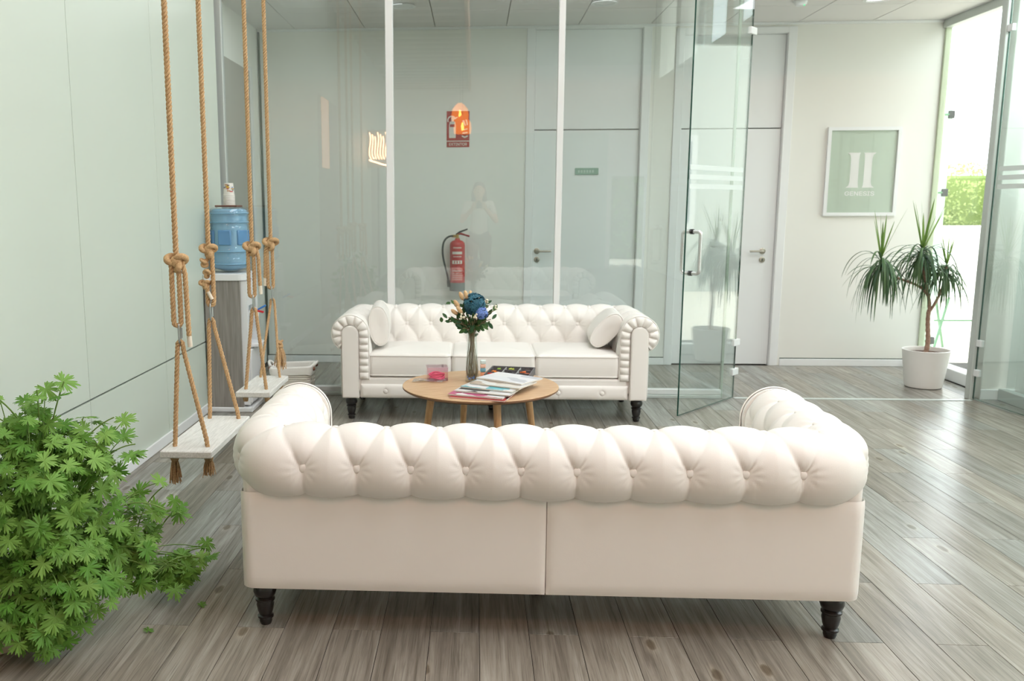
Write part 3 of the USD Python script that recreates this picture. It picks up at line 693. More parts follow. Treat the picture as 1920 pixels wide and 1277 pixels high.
# ================================================================ COFFEE TABLE AND WHAT IS ON IT
TX, TY, TZ = .035, 4.73, .44
ct = thing('coffee_table', 'round oak coffee table with four splayed legs between the two sofas', 'coffee table', loc=(TX, TY, 0), rotz=18)
part(ct, 'tabletop', lathe([(0, TZ), (.415, TZ), (.42, TZ - .002), (.421, TZ - .004)] + [(0.0, TZ - .004)], 96), oak, 40)
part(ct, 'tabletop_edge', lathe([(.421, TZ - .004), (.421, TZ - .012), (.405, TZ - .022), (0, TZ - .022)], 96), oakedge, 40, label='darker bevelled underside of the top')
for k in range(4):
    a = k * PI / 2; c, s_ = math.cos(a), math.sin(a)
    part(ct, 'leg', tube([(.27 * c, .27 * s_, TZ - .02), (.33 * c, .33 * s_, .0)], [.0215, .014], 20), oakz, 40)

v = thing('glass_vase', 'tall clear glass vase standing on the coffee table', 'vase', loc=(-.010, 4.81, TZ))
part(v, 'vessel', lathe([(0, .0), (.036, 0), (.038, .004), (.037, .03), (.033, .12), (.027, .22), (.0275, .25), (.034, .288), (.0315, .288), (.025, .25), (.0245, .22), (.0305, .12), (.034, .03), (.033, .012), (0, .012)], 40), clearg, 60)
part(v, 'glass_beads', cat([moved(trimesh.creation.icosphere(2, .0075), (.02 * math.cos(q), .02 * math.sin(q), .02 + .006 * (q % 2))) for q in (0, 1, 2, 3, 4, 5)]), lblue, kind='stuff')
def bouquet():
    rng = np.random.default_rng(5)
    t = thing('bouquet', 'dried bouquet with a dark teal hydrangea and beige bunny tails in the vase', 'bouquet', loc=(-.010, 4.81, TZ))
    ends = [(-.085, .0, .43, 'tail'), (-.06, .03, .47, 'tail'), (-.035, -.01, .48, 'tail'), (-.07, -.03, .40, 'tail'), (-.01, .03, .475, 'tail'), (.06, .04, .42, 'tail'), (-.095, -.01, .385, 'tail'),
            (.01, 0, .43, 'teal'), (.05, -.04, .385, 'blue'), (-.15, .0, .335, 'leaf'), (-.13, -.03, .36, 'leaf'), (-.06, -.04, .30, 'leaf'), (.12, .0, .395, 'leaf'), (.10, -.03, .35, 'leaf'), (-.09, -.05, .33, 'leaf'), (.07, -.06, .335, 'leaf'), (-.02, .05, .40, 'leaf'), (.0, -.05, .34, 'leaf'), (.04, -.05, .32, 'leaf'), (-.1, .03, .42, 'leaf'), (.09, .03, .42, 'leaf'), (-.03, -.06, .37, 'leaf'), (.125, .02, .41, 'cream'), (.02, -.06, .37, 'cream'), (-.06, -.05, .365, 'cream'), (.08, .02, .44, 'cream')]
    def lf(p, d, l, w):
        d = d / np.linalg.norm(d); sd = np.cross(d, [.2, -1, .3]); sd /= np.linalg.norm(sd); nn = np.cross(d, sd); rows = []
        for f in np.linspace(0, 1, 7):
            wd = w * math.sin(PI * min(1, f * .92 + .04)) ** .8; c = p + d * l * f + nn * (.15 * l * f * f)
            rows.append([c - sd * wd, c + nn * w * .2, c + sd * wd])
        return grid_mesh(np.array(rows))
    for i, (x, y, z, kd) in enumerate(ends):
        b = np.array([.02 * math.cos(i * 2.4), .02 * math.sin(i * 2.4), .015]); n_ = np.array([x * .12, y * .12, .26]); e = np.array([x, y, z])
        q = curve([b, np.array([x * .09 + b[0] * .3, y * .09 + b[1] * .3, .19]), np.array([x * .16, y * .16 - .002, .285]), e], 16)
        part(t, 'stem', tube(q, .0022, 6), stemm, True)
        if kd == 'tail':
            d = q[-1] - q[-3]; d /= np.linalg.norm(d); m = trimesh.creation.icosphere(2, 1.); m.vertices *= [.0115, .0115, .026]; m.vertices *= 1 + .10 * (meshkit.noise(m.vertices * 300, i)[:, None] - .5) * 2
            m.apply_transform(trimesh.geometry.align_vectors([0, 0, 1], d)); m.apply_translation(e); part(t, 'bunny_tail', m, beigef, True)
        elif kd in ('teal', 'blue'):
            R_, n, s = (.058, 190, .0145) if kd == 'teal' else (.031, 60, .0105); ms = []
            for k in range(n):
                d = rng.normal(size=3); d /= np.linalg.norm(d); rr = R_ * rng.uniform(.82, 1.02)
                for w in range(4):
                    f = trimesh.creation.icosphere(1, 1.); f.vertices *= [s * .55, s * .42, s * .16]; f.apply_translation([s * .5, 0, 0]); f.apply_transform(trimesh.transformations.euler_matrix(0, -.3, w * PI / 2 + k))
                    f.apply_transform(trimesh.geometry.align_vectors([0, 0, 1], d)); f.apply_translation(e + d * rr); ms.append(f)
            part(t, 'hydrangea_bloom' if kd == 'teal' else 'light_blue_bloom', cat(ms), teal if kd == 'teal' else lblue, True)
        elif kd == 'cream':
            part(t, 'cream_flower', cat([moved(trimesh.creation.icosphere(1, .006), e + rng.normal(size=3) * .006) for _ in range(6)]), creamf, True)
        else:
            for k in range(9):
                f = .80 + .20 * k / 8; p = q[int(f * 15)] + rng.normal(size=3) * .012; d = (q[-1] - q[-4]) / np.linalg.norm(q[-1] - q[-4]) + rng.normal(size=3) * .8
                part(t, 'leaf', lf(p, d, rng.uniform(.028, .045), rng.uniform(.006, .012)), bouqleaf, True)
bouquet()
# pink box of hair ties
pb = thing('acrylic_box', 'clear pinkish acrylic box on the left of the coffee table', 'box', loc=(-.205, 4.86, TZ), rotz=8)
bx_ = sg.box(-.058, -.045, .058, .045); shell = cat([extr(bx_, .002), extr(bx_.difference(bx_.buffer(-.0025, join_style=2)), .072, 'xy', .002)])
part(pb, 'box_shell', shell, pinkp); part(pb, 'lid', cbox(-.059, .059, -.046, .046, .074, .078, .001), pinkp)
rt = thing('hair_tie_bundle', 'bright pink looped rubber bands inside the acrylic box', 'rubber bands', loc=(-.205, 4.86, TZ + .006), rotz=8)
for k in range(5):
    a = np.linspace(0, 2 * PI, 40, endpoint=False); rx, ry = .040 - .003 * (k % 3), .026 - .002 * (k % 2)
    part(rt, 'rubber_band', tube(np.c_[rx * np.cos(a) + .004 * math.sin(k * 2), ry * np.sin(a), .005 + .006 * k + .004 * np.sin(2 * a + k)], .0045, 8, closed=True), pinkrub, True)
wt = thing('wrapping_film', 'crumpled translucent white film lying beside the pink box', 'plastic film', loc=(-.255, 4.80, TZ))
gx, gy = np.meshgrid(np.linspace(-.085, .095, 26), np.linspace(-.035, .035, 16), indexing='ij')
part(wt, 'film', grid_mesh(np.stack([gx + .01 * meshkit.noise(np.stack([gx * 60, gy * 60, gx * 0], -1), 3), gy, .003 + .012 * meshkit.noise(np.stack([gx * 55, gy * 55, gx * 0], -1), 1)], -1)), glassmat('film', (.70, .71, .70), .30, .35), True)
# small pastel container behind the vase
ps = thing('pastel_container', 'small stacked pastel container behind the vase', 'container', loc=(.052, 4.985, TZ))
for k, c in enumerate(((250, 176, 140), (120, 176, 196), (250, 206, 184), (224, 240, 236))):
    part(ps, 'stacked_pot' if k < 3 else 'lid', cbox(-.0155, .0155, -.0155, .0155, k * .023, k * .023 + .022, .004), PM(f'pastel_{k}', lin(c), .4), 30)
# grey sorting tray
st = thing('sorting_tray', 'grey sorting tray with nine compartments of coloured bits on the table', 'tray', loc=(.205, 4.955, TZ), rotz=-11)
W, Dp, H = .125, .138, .036
part(st, 'base', box(-W, W, -Dp, Dp, 0, .006), traym)
fr_ = sg.box(-W, -Dp, W, Dp); part(st, 'rim', extr(fr_.difference(fr_.buffer(-.007, join_style=2)), H - .006, 'xy', .006), traym)
for k in (-1, 1):
    part(st, 'divider', box(k * W / 3 - .002, k * W / 3 + .002, -Dp + .006, Dp - .006, .006, H - .004), PM(f'divider_grey_{k + 1}', lin((168, 168, 166)), .6))
    part(st, 'divider', box(-W + .006, W - .006, k * Dp / 3 - .002, k * Dp / 3 + .002, .006, H - .004), traym)
rng = np.random.default_rng(9)
cols = [(214, 60, 50), (236, 140, 60), (150, 190, 70), (70, 40, 40), (60, 58, 62), (190, 200, 80), (120, 60, 70), (230, 120, 60), (90, 80, 80)]
cells = [(i, j) for i in (-1, 0, 1) for j in (-1, 0, 1)]
for (i, j), c in zip(cells, cols):
    ms = [moved(cbox(-.014, .014, -.0035, .0035, 0, .006, .001), (i * 2 * W / 3 + rng.uniform(-.018, .018), j * 2 * Dp / 3 + rng.uniform(-.02, .02), .010 + .0045 * (q % 5)), rz=rng.uniform(0, PI)) for q in range(9)]
    part(st, 'coloured_bits', cat(ms), PM(f'bits_{i + 1}_{j + 1}', lin(c), .5), kind='stuff')
part(st, 'red_label', box(.03, .11, -Dp - .001, -Dp, .008, .03), signred)
# magazines, fanned
mags = [('bottom magazine of the fanned pile, with a red and black spine edge', [(.45, .03, .03), (.02, .02, .02), (.7, .65, .6), (.5, .05, .06)], (.045, 4.440), -17, .0),
        ('magazine with a pink and white cover, second from the bottom of the pile', [(.75, .5, .55), (.8, .8, .8), (.5, .08, .2), (.75, .75, .76)], (.040, 4.468), -19, .0085),
        ('magazine with a white and black photo cover, third from the bottom of the pile', [(.8, .8, .8), (.08, .08, .08), (.6, .6, .62), (.75, .74, .72)], (.080, 4.505), -22, .017),
        ('magazine with a turquoise and white cover in the middle of the pile', [(.15, .5, .58), (.8, .8, .8), (.65, .7, .72), (.3, .55, .6)], (.105, 4.560), -25, .0255),
        ('magazine with a beige and white cover near the top of the pile', [(.75, .7, .62), (.8, .8, .78), (.55, .45, .36), (.82, .82, .82)], (.155, 4.605), -29, .034),
        ('white leaflet with small grey print on top of the pile', [(.8, .8, .82), (.75, .76, .8), (.55, .56, .6), (.82, .82, .84)], (.190, 4.680), -36, .0425)]
for k, (lb, cs, (x, y), rz, z) in enumerate(mags):
    t = thing('magazine', lb, 'magazine', 'magazines fanned on the coffee table', loc=(x, y, TZ + z), rotz=rz)
    g1, g2 = np.meshgrid(np.linspace(-.145, .145, 24), np.linspace(-.105, .105, 6), indexing='ij'); zz = .0065 + .0015 * np.sin((g1 + .145) / .29 * PI) * (k == 5)
    top = grid_mesh(np.stack([g1, g2, zz], -1)); 
    if top.face_normals.mean(0)[2] < 0: top.invert()
    part(t, 'pages', cbox(-.144, .144, -.104, .104, .0006, .006, .001), paper)
    part(t, 'front_cover', top, magmat(f'cover_{k}', cs, 3.7 * k), True)
    part(t, 'back_cover', box(-.1455, .1455, -.1055, .1055, 0, .0006), magmat(f'cover_back_{k}', cs[::-1], 1.3 * k))

# ================================================================ SWINGS
def twisted(Pts, rs=.0056, rh=.0066, pitch=.050, sides=6, step=.0055):
    """three-strand rope along a polyline"""
    Pts = np.asarray(Pts, float); d = np.r_[0, np.cumsum(np.linalg.norm(np.diff(Pts, axis=0), axis=1))]; n = max(4, int(d[-1] / step))
    s = np.linspace(0, d[-1], n); Q = np.stack([np.interp(s, d, Pts[:, k]) for k in range(3)], -1); T, A, B = frames(Q); ms = []
    for k in range(3):
        a = (2 * PI * s / pitch + k * 2 * PI / 3)[:, None]; ms.append(tube(Q + rh * (np.cos(a) * A + np.sin(a) * B), rs, sides))
    return cat(ms)
def knot(c, s, seed):
    a = np.linspace(0, 2 * PI, 120, endpoint=False); k = .021 * s
    q = np.c_[(np.sin(a) + 1.5 * np.sin(2 * a)) * k * .62, np.sin(3 * a) * k * .55, (np.cos(a) - 1.5 * np.cos(2 * a)) * k * .52]
    return moved(cat([tube(q, .0105 * s, 8, closed=True), trimesh.creation.icosphere(2, .020 * s)]), c, rz=seed)
def tassel(c, L, seed, splay=.022):
    rng = np.random.default_rng(seed); ms = [moved(lathe([(0, .0), (.017, 0), (.019, -.012), (.014, -.02), (0, -.02)], 12), c)]
    for k in range(70):
        a = rng.uniform(0, 2 * PI); r = splay * math.sqrt(rng.uniform(0, 1)); ln = L * rng.uniform(.72, 1.)
        p = [np.array(c) + [.008 * math.cos(a), .008 * math.sin(a), -.01], np.array(c) + [.8 * r * math.cos(a), .8 * r * math.sin(a), -.4 * ln], np.array(c) + [r * math.cos(a) + rng.normal() * .006, r * math.sin(a) + rng.normal() * .006, -ln]]
        ms.append(tube(curve(p, 6), .0016, 4))
    return cat(ms)
def link(c0, c1):
    c0, c1 = np.array(c0), np.array(c1); n = 48; a = np.linspace(0, 2 * PI, n, endpoint=False); h = (c0[2] - c1[2]) / 2; P_ = []
    for t in a: P_.append(((c0[0] + c1[0]) / 2, (c0[1] + c1[1]) / 2 + .011 * math.cos(t), (c0[2] + c1[2]) / 2 + (h - .006) * np.sign(math.sin(t)) * abs(math.sin(t)) ** .6))
    return cat([tube(P_, .0045, 8, closed=True), moved(lathe([(0, -.02), (.008, -.02), (.008, .02), (0, .02)], 10), ((c0[0] + c1[0]) / 2, (c0[1] + c1[1]) / 2 + .011, (c0[2] + c1[2]) / 2))])
def swing(label, ends, seat, group, styles):
    """ends: (x, y, knot z) of the two hanging ropes; seat: (x0, x1, y0, y1, z)"""
    t = thing('rope_swing', label, 'swing', group)
    x0, x1, y0, y1, z = seat
    bd = cbox(x0, x1, y0, y1, z - .030, z, .004); part(t, 'seat_board', bd, boardm, label='whitewashed wooden seat board')
    for (x, y, zk), ys, st in zip(ends, (y0 + .075, y1 - .06), styles):
        part(t, 'hanging_rope', twisted([(x, y, 3.9), (x, y, zk + .01)]), rope, True)
        part(t, 'rope_knot', knot((x, y, zk), 1.25 if st != 'braid' else 1.1, st == 'plain'), rope, True)
        zb = zk - (.255 if st != 'braid' else .25); zl = zb - .075
        def ubend(xa, xb, z0a, z0b, zlow):
            r = (xb - xa) / 2; return [(xa, y, z0a)] + [(xa + r - r * math.cos(a), y, zlow + r - r * math.sin(a)) for a in np.linspace(0, PI, 11)] + [(xb, y, z0b)]
        part(t, 'rope_loop', twisted(ubend(x - .022, x + .008, zk - .01, zk - .01, zb - .004) if st != 'braid' else ubend(x - .012, x + .016, zk - .16, zk, zb - .004), .0056, .0056), rope, True)
        if st == 'braid':
            for dz, dx in ((.055, -.02), (.105, -.012), (.155, -.024)): part(t, 'rope_knot', knot((x + dx, y, zk - dz), .72, dz * 20), rope, True)
            part(t, 'whipped_end', tube([(x - .006, y - .012, zk - .19), (x + .012, y - .012, zk - .225)], .008, 10), tape, 40, label='rope end whipped in white tape')
        else:
            sx = -1 if st == 'tailleft' else 1; tl = .30 if st == 'long' else .20
            part(t, 'rope_tail', twisted([(x + sx * .022, y, zk - .0), (x + sx * .033, y, zk - .05), (x + sx * .038, y, zk - tl)], .0056, .0056), rope, True)
            part(t, 'whipped_end', tube([(x + sx * .038, y, zk - tl), (x + sx * .041, y, zk - tl - .045)], .010, 10), tape, 40, label='rope end whipped in white tape')
        part(t, 'steel_link', link((x, y, zb + .012), (x, y, zl - .006)), steel, 50)
        xc = (x0 + x1) / 2; hw = (x1 - x0) / 2 - .035
        thin = dict(rs=.0052, rh=.0052) if st != 'tailleft' else dict(rs=.0042, rh=.0038)
        def lerp(p, q, n=8): return [tuple(np.array(p) + (np.array(q) - np.array(p)) * f) for f in np.linspace(0, 1, n)]
        apex = [(x + .010 * math.cos(a), y, zl - .004 + .012 * math.sin(a)) for a in np.linspace(PI, 0, 9)]
        part(t, 'seat_rope', twisted(lerp((xc - hw, ys, z - .04), (xc - hw + .003, ys, z + .002), 3) + lerp((xc - hw + .006, ys, z + .03), (x - .013, y, zl - .03)) + apex + lerp((x + .013, y, zl - .03), (xc + hw - .006, ys, z + .03)) + lerp((xc + hw - .003, ys, z + .002), (xc + hw, ys, z - .04), 3), **thin), rope, True)
        if st in ('long',):
            for s, L in ((-1, .12), (1, .085)): part(t, 'rope_tassel', tassel((xc + s * hw, ys, z - .040), L, int(10 * y) + s), jute2, label='frayed rope end under the seat')
        else:
            for s in (-1, 1): part(t, 'rope_tassel', cat([moved(lathe([(0, -.03), (.012, -.03), (.015, -.012), (.012, 0), (0, 0)], 12), (xc + s * hw, ys, z - .036))]), jute2)
    return t
s1 = swing('rope swing with a whitewashed board beside the foreground sofa, nearest the camera', ((-1.19, 3.50, 1.18), (-1.215, 4.02, 1.20)), (-1.262, -1.05, 3.40, 4.02, .425), 'rope swings along the mint wall', ('long', 'braid'))
s2 = swing('rope swing hanging beside the water cooler, the farther of the two', ((-1.175, 4.66, 1.18), (-1.175, 5.10, 1.185)), (-1.262, -1.075, 4.55, 5.02, .425), 'rope swings along the mint wall', ('short', 'tailleft'))
part(s2, 'rope_tassel', tassel((-1.128, 5.06, .60), .15, 77, .034), rope, label='loose frayed tassel tied to the rear rope')
part(s2, 'rope_tail', knot((-1.128, 5.06, .612), .62, 1), rope, True)

# ================================================================ WATER COOLER
WX, WY = -1.70, 6.03
wcx = thing('water_cooler', 'grey wood-look water cooler with white front against the mint wall', 'water cooler', loc=(WX, WY, 0))
part(wcx, 'side_panel', cbox(-.115, .13, -.16, -.148, .035, .905, .004), coolerwood)
part(wcx, 'side_panel', cbox(-.115, .13, .148, .16, .035, .905, .004), coolerwood)
part(wcx, 'body', cbox(-.115, .125, -.15, .15, .03, .90, .01), plastw)
fp = sg.box(-.145, .05, .145, .90).difference(sg.box(-.10, .46, .10, .73))
part(wcx, 'front_panel', moved(extr(fp, .045, 'yz', .125)), plastw)
part(wcx, 'dispensing_niche', cbox(.124, .13, -.10, .10, .46, .73, .001), PM('niche_grey', lin((182, 188, 190)), .4))
part(wcx, 'lower_door', cbox(.168, .185, -.13, .13, .06, .43, .012), plastw, 40)
part(wcx, 'drip_tray', cbox(.13, .235, -.085, .085, .44, .47, .008), plastw, 40)
part(wcx, 'plinth', cbox(-.12, .19, -.165, .165, 0, .035, .006), plastw)
for y, m in ((-.045, redplastic), (.045, blueplastic)):
    tp = part(wcx, 'tap', cat([cbox(.13, .205, y - .014, y + .014, .655, .685, .006), moved(lathe([(0, -.03), (.010, -.03), (.012, .0), (0, 0)], 12), (.192, y, .66))]), plastw)
    part(tp, 'tap_lever', moved(cbox(-.012, .055, -.012, .012, -.006, .006, .004), (.205, y, .69), ry=-.5 if m is blueplastic else .2), m, label='blue cold-water lever' if m is blueplastic else 'red hot-water lever')
part(wcx, 'top_tray', loft([np.c_[rrect(.150, .170, .05), np.full(32, z)] * [1, 1, 1] + [.015, 0, 0] for z in (.905, .93, .945)] + [np.c_[rrect(.14, .16, .05), np.full(32, .95)] + [.015, 0, 0]]), plastw, 40)
wbt = thing('water_bottle', 'translucent blue water bottle upside down on the cooler', 'water bottle', loc=(WX + .03, WY, .95))
pr = [(.035, 0.), (.06, .012), (.115, .03), (.130, .055), (.132, .09), (.127, .10), (.127, .112), (.132, .122), (.132, .16), (.126, .172), (.126, .20), (.126, .275), (.126, .28), (.133, .29), (.134, .305), (.127, .318), (.127, .365), (.133, .378), (.134, .395), (.128, .425), (.108, .440), (0, .442)]
part(wbt, 'bottle_shell', lathe(pr, 48), bluep, 60)
part(wbt, 'water', lathe([(0, .012), (.055, .014), (.112, .032), (.126, .056), (.122, .2), (.122, .415), (.1, .43), (0, .432)], 40), usdkit.material(stage, f'{LK}/blue_water', {'p': ('principled_bsdf', {'base_color': lin((150, 186, 208)), 'roughness': .1, 'specular_ior_level': .3})}, [], surface='p.BSDF'), 60)
for k in range(6):
    a = k * PI / 3 - .55; part(wbt, 'grip_panel', moved(cbox(.108, .1285, -.044, .044, .188, .288, .008), rz=a), PM(f'bottle_panel_blue_{k}', lin((98, 146, 190)), .15), 40)
for z in (.06, .145, .34, .40):
    part(wbt, 'moulded_ring', tube([(.1325 * math.cos(a), .1325 * math.sin(a), z) for a in np.linspace(0, 2 * PI, 48, endpoint=False)], .004, 8, closed=True), PM(f'bottle_ring_blue_{int(z*1000)}', lin((128, 172, 200)), .1), True)
part(wbt, 'bottle_neck', lathe([(0, -.012), (.034, -.012), (.034, .004), (0, .004)], 28), plastw, 40)
cs = thing('coaster', 'thin dark brown board lying on top of the blue water bottle', 'board', loc=(WX + .03, WY, 1.392))
part(cs, 'board', cbox(-.075, .075, -.075, .075, 0, .011, .003), coaster)
cups = []
for k in range(7):
    lb = ['bottom', 'second from the bottom', 'third from the bottom', 'fourth from the bottom', 'fifth from the bottom', 'sixth from the bottom', 'printed top'][k]
    t = thing('paper_cup', f'{lb} paper cup of the upside-down stack on the water bottle', 'paper cup', 'paper cups stacked on the water bottle', loc=(WX + .035, WY, 1.403 + k * .0105))
    z1 = .085
    part(t, 'cup_wall', lathe([(.039, 0), (.0405, .002), (.0395, .005), (.037, .012), (.030, z1), (.0, z1), (.0, z1 - .003), (.028, z1 - .003), (.036, .004)], 32), labelw, 50)
    if k == 6:
        rng = np.random.default_rng(4)
        pal = [(206, 160, 50), (60, 120, 200), (200, 70, 70), (70, 60, 60), (206, 160, 50), (180, 120, 70)]
        for q in range(14):
            a = rng.uniform(-2.6, -.4); zz = rng.uniform(.018, .075); r = .039 - (zz / z1) * .008 + .0003; w = rng.uniform(.004, .012)
            part(t, 'printed_motif', moved(cbox(-.0006, .0006, -w, w, -.003, .003, .0003), (r * math.cos(a), r * math.sin(a), zz), rz=a), PM(f'print_{q}', lin(pal[q % 6]), .5))

# ================================================================ BASKET
bk = thing('basket', 'white woven basket with a cloth rim on the floor by the glass partition', 'basket', loc=(-1.27, 6.10, 0))
def bring(z): f = z / .285; return .118 + .022 * f, .095 + .02 * f
for k in range(17):
    z = .012 + k * .0155; a, b = bring(z); q = rrect(a, b, .03, 10); n = len(q); w = np.array([(-1) ** (i // 2 + k) for i in range(n)]) * .0025; ct_ = q / np.linalg.norm(q, axis=1, keepdims=True)
    part(bk, 'woven_strand', tube(np.c_[q + ct_ * w[:, None], np.full(n, z)], .0072, 6, closed=True), wicker, 60)
part(bk, 'bottom', box(-.11, .11, -.09, .09, .002, .012), wicker)
rings = []
for z, d in ((.24, .012), (.285, .012), (.297, .006), (.297, -.006), (.285, -.012), (.2, -.012)):
    a, b = bring(z); q = rrect(a + d, b + d, .035, 12); zz = np.full(len(q), z) + (.012 * np.sin(q[:, 0] * 28) if z == .24 else 0) + q[:, 0] * .05; rings.append(np.c_[q, zz])
part(bk, 'cloth_liner', loft(rings, cap=False), clothm, True, label='white cloth folded over the rim')
for s in (-1, 1):
    part(bk, 'side_handle', tube(curve([(s * .15, -.05, .29), (s * .165, -.03, .31), (s * .165, .03, .31), (s * .15, .05, .29)], 16), .010, 8), clothm, True)
    for y in (-.055, .055): part(bk, 'handle_bead', moved(trimesh.creation.icosphere(2, .014), (s * .152, y, .275 if y < 0 else .285)), brownwood, True)

# ================================================================ FIRE EXTINGUISHER, SIGN, POSTER on the back wall
fx = thing('fire_extinguisher', 'red fire extinguisher with black hose hanging on the corridor wall', 'fire extinguisher', loc=(-.150, YB - .085, .665))
part(fx, 'cylinder', lathe([(0, .0), (.062, 0), (.066, .006), (.066, .39), (.062, .412), (.045, .428), (.022, .436), (.020, .45), (0, .45)], 40), extred, 50)
part(fx, 'base_band', lathe([(.0, -.006), (.064, -.006), (.0675, 0), (.0675, .066), (.066, .068)], 40), greyband, 50)
part(fx, 'valve', cat([lathe([(0, .436), (.02, .436), (.02, .452), (.013, .456), (.013, .485), (0, .485)], 20), moved(cbox(-.05, .012, -.011, .011, .458, .480, .004))]), brass, 40)
part(fx, 'lower_lever', tube([(.0, -.0, .487), (.03, -.004, .49), (.105, -.01, .468)], [.009, .009, .007], 8), PM('lever_red', lin((150, 36, 36)), .4), True)
part(fx, 'upper_lever', tube([(-.012, 0, .482), (.02, -.003, .505), (.088, -.008, .53)], [.007, .008, .006], 8), rubber, True)
hs = curve([(-.035, -.005, .469), (-.065, -.006, .468), (-.105, -.01, .44), (-.128, -.015, .36), (-.118, -.02, .26), (-.095, -.025, .17), (-.078, -.025, .09)], 60)
part(fx, 'hose', tube(hs, .0085, 10), rubber, True)
part(fx, 'nozzle', tube([(-.079, -.025, .092), (-.076, -.025, .075), (-.072, -.025, .03)], [.010, .014, .013], 12), rubber, 50)
def on_cyl(m, r):  # bends flat lettering (x,z at y=0) round the bottle, facing the camera
    v = m.vertices.copy(); a = v[:, 0] / r; rr = r + v[:, 1]; m.vertices = np.stack([rr * np.sin(a), -rr * np.cos(a), v[:, 2]], -1); return m
def strip(w, z0, z1):
    x = np.linspace(-w, w, 14); return on_cyl(grid_mesh(np.stack([np.stack([x, np.full(14, .0008), np.full(14, z)], -1) for z in (z0, z1)])), .066)
def cyl_text(txt, hgt, z):
    m = meshkit.text_mesh(txt, hgt, .0006, True); c = m.bounds.mean(0); m.apply_translation([-c[0], -c[1], 0]); v = m.vertices; m.vertices = np.stack([v[:, 0], v[:, 2] + .0012, v[:, 1] + z], -1); m = m.subdivide(); return on_cyl(m, .066)
part(fx, 'label_band', strip(.045, .315, .338), labelw); part(fx, 'label_band', strip(.045, .232, .262), labelw); part(fx, 'label_band', strip(.050, .085, .20), labelp)
part(fx, 'label_band', strip(.045, .168, .176), labelw)
part(fx, 'pictogram', cat([strip(.004, .236, .258)] + [moved(strip(.004, .236, .258), rz=a) for a in (-.35, .35)]), extred)
for k in range(4): part(fx, 'label_line', strip(.042, .098 + k * .016, .102 + k * .016), labelw)
for z, a_ in ((.365, .012), (.290, .010)): part(fx, 'label_line', cat([on_cyl(grid_mesh(np.stack([np.stack([np.linspace(x, x + .006, 3), np.full(3, .0008), np.full(3, zz)], -1) for zz in (z, z + a_)])), .066) for x in np.arange(-.035, .033, .0095)]), labelw)
part(fx, 'wall_bracket', box(-.02, .02, .06, .085, .25, .42), rubber)

es = thing('extinguisher_sign', 'red fire extinguisher sign with white pictogram and the word EXTINTOR', 'sign')
sx0, sx1, sz0, sz1 = -.247, -.052, 1.948, 2.195
part(es, 'sign_plate', cbox(sx0, sx1, YB - .004, YB, sz0, sz1, .001), signred)
part(es, 'caption_plate', cbox(sx0, sx1, YB - .004, YB, 1.893, 1.94, .001), signred)
def on_wall(poly, y, d=.001): return extr(poly, d, 'xz', y)
ex = sx0 + .02
pic = sg.box(ex, 1.97, ex + .058, 2.075).union(sg.Polygon([(ex, 2.075), (ex + .058, 2.075), (ex + .052, 2.108), (ex + .006, 2.108)])).difference(sg.box(ex + .008, 2.062, ex + .05, 2.085))
hose_ = sg.LineString([(ex + .024 + .034 * math.cos(a), 2.118 + .034 * math.sin(a)) for a in np.linspace(.4, PI + .3, 16)]).buffer(.005)
part(es, 'pictogram_extinguisher', on_wall(sg.MultiPolygon([pic]).union(hose_).union(sg.box(ex + .018, 2.1, ex + .042, 2.145)).union(sg.Polygon([(ex + .03, 2.13), (ex + .075, 2.15), (ex + .075, 2.14), (ex + .03, 2.118)])), YB - .004), labelw)
fl_ = [sg.Polygon([(sx1 - .062, 2.115), (sx1 - .045, 2.12), (sx1 - .028, 2.075), (sx1 - .04, 2.07)]), sg.Polygon([(sx1 - .035, 2.125), (sx1 - .02, 2.12), (sx1 - .012, 2.08), (sx1 - .022, 2.075)]), sg.LineString([(sx1 - .06, 1.985), (sx1 - .04, 1.975), (sx1 - .018, 1.985)]).buffer(.006), sg.LineString([(sx1 - .055, 2.01), (sx1 - .02, 2.015)]).buffer(.006), sg.LineString([(sx1 - .045, 2.04), (sx1 - .02, 2.045)]).buffer(.005)]
part(es, 'pictogram_flame', on_wall(sg.MultiPolygon(fl_).buffer(0), YB - .004), labelw)
def wall_text(txt, h, cx, z, y, d=.001, width=None, bold=True):
    m = meshkit.text_mesh(txt, h, d, bold); c = m.bounds.mean(0); m.apply_translation([-c[0], -m.bounds[0][1], 0])
    if width: m.vertices[:, 0] *= width / m.extents[0]
    v = m.vertices; m.vertices = np.stack([v[:, 0] + cx, y - v[:, 2], v[:, 1] + z], -1); m.fix_normals(); return m
part(es, 'caption_text', wall_text('EXTINTOR', .022, (sx0 + sx1) / 2, 1.905, YB - .004, width=.155), labelw)

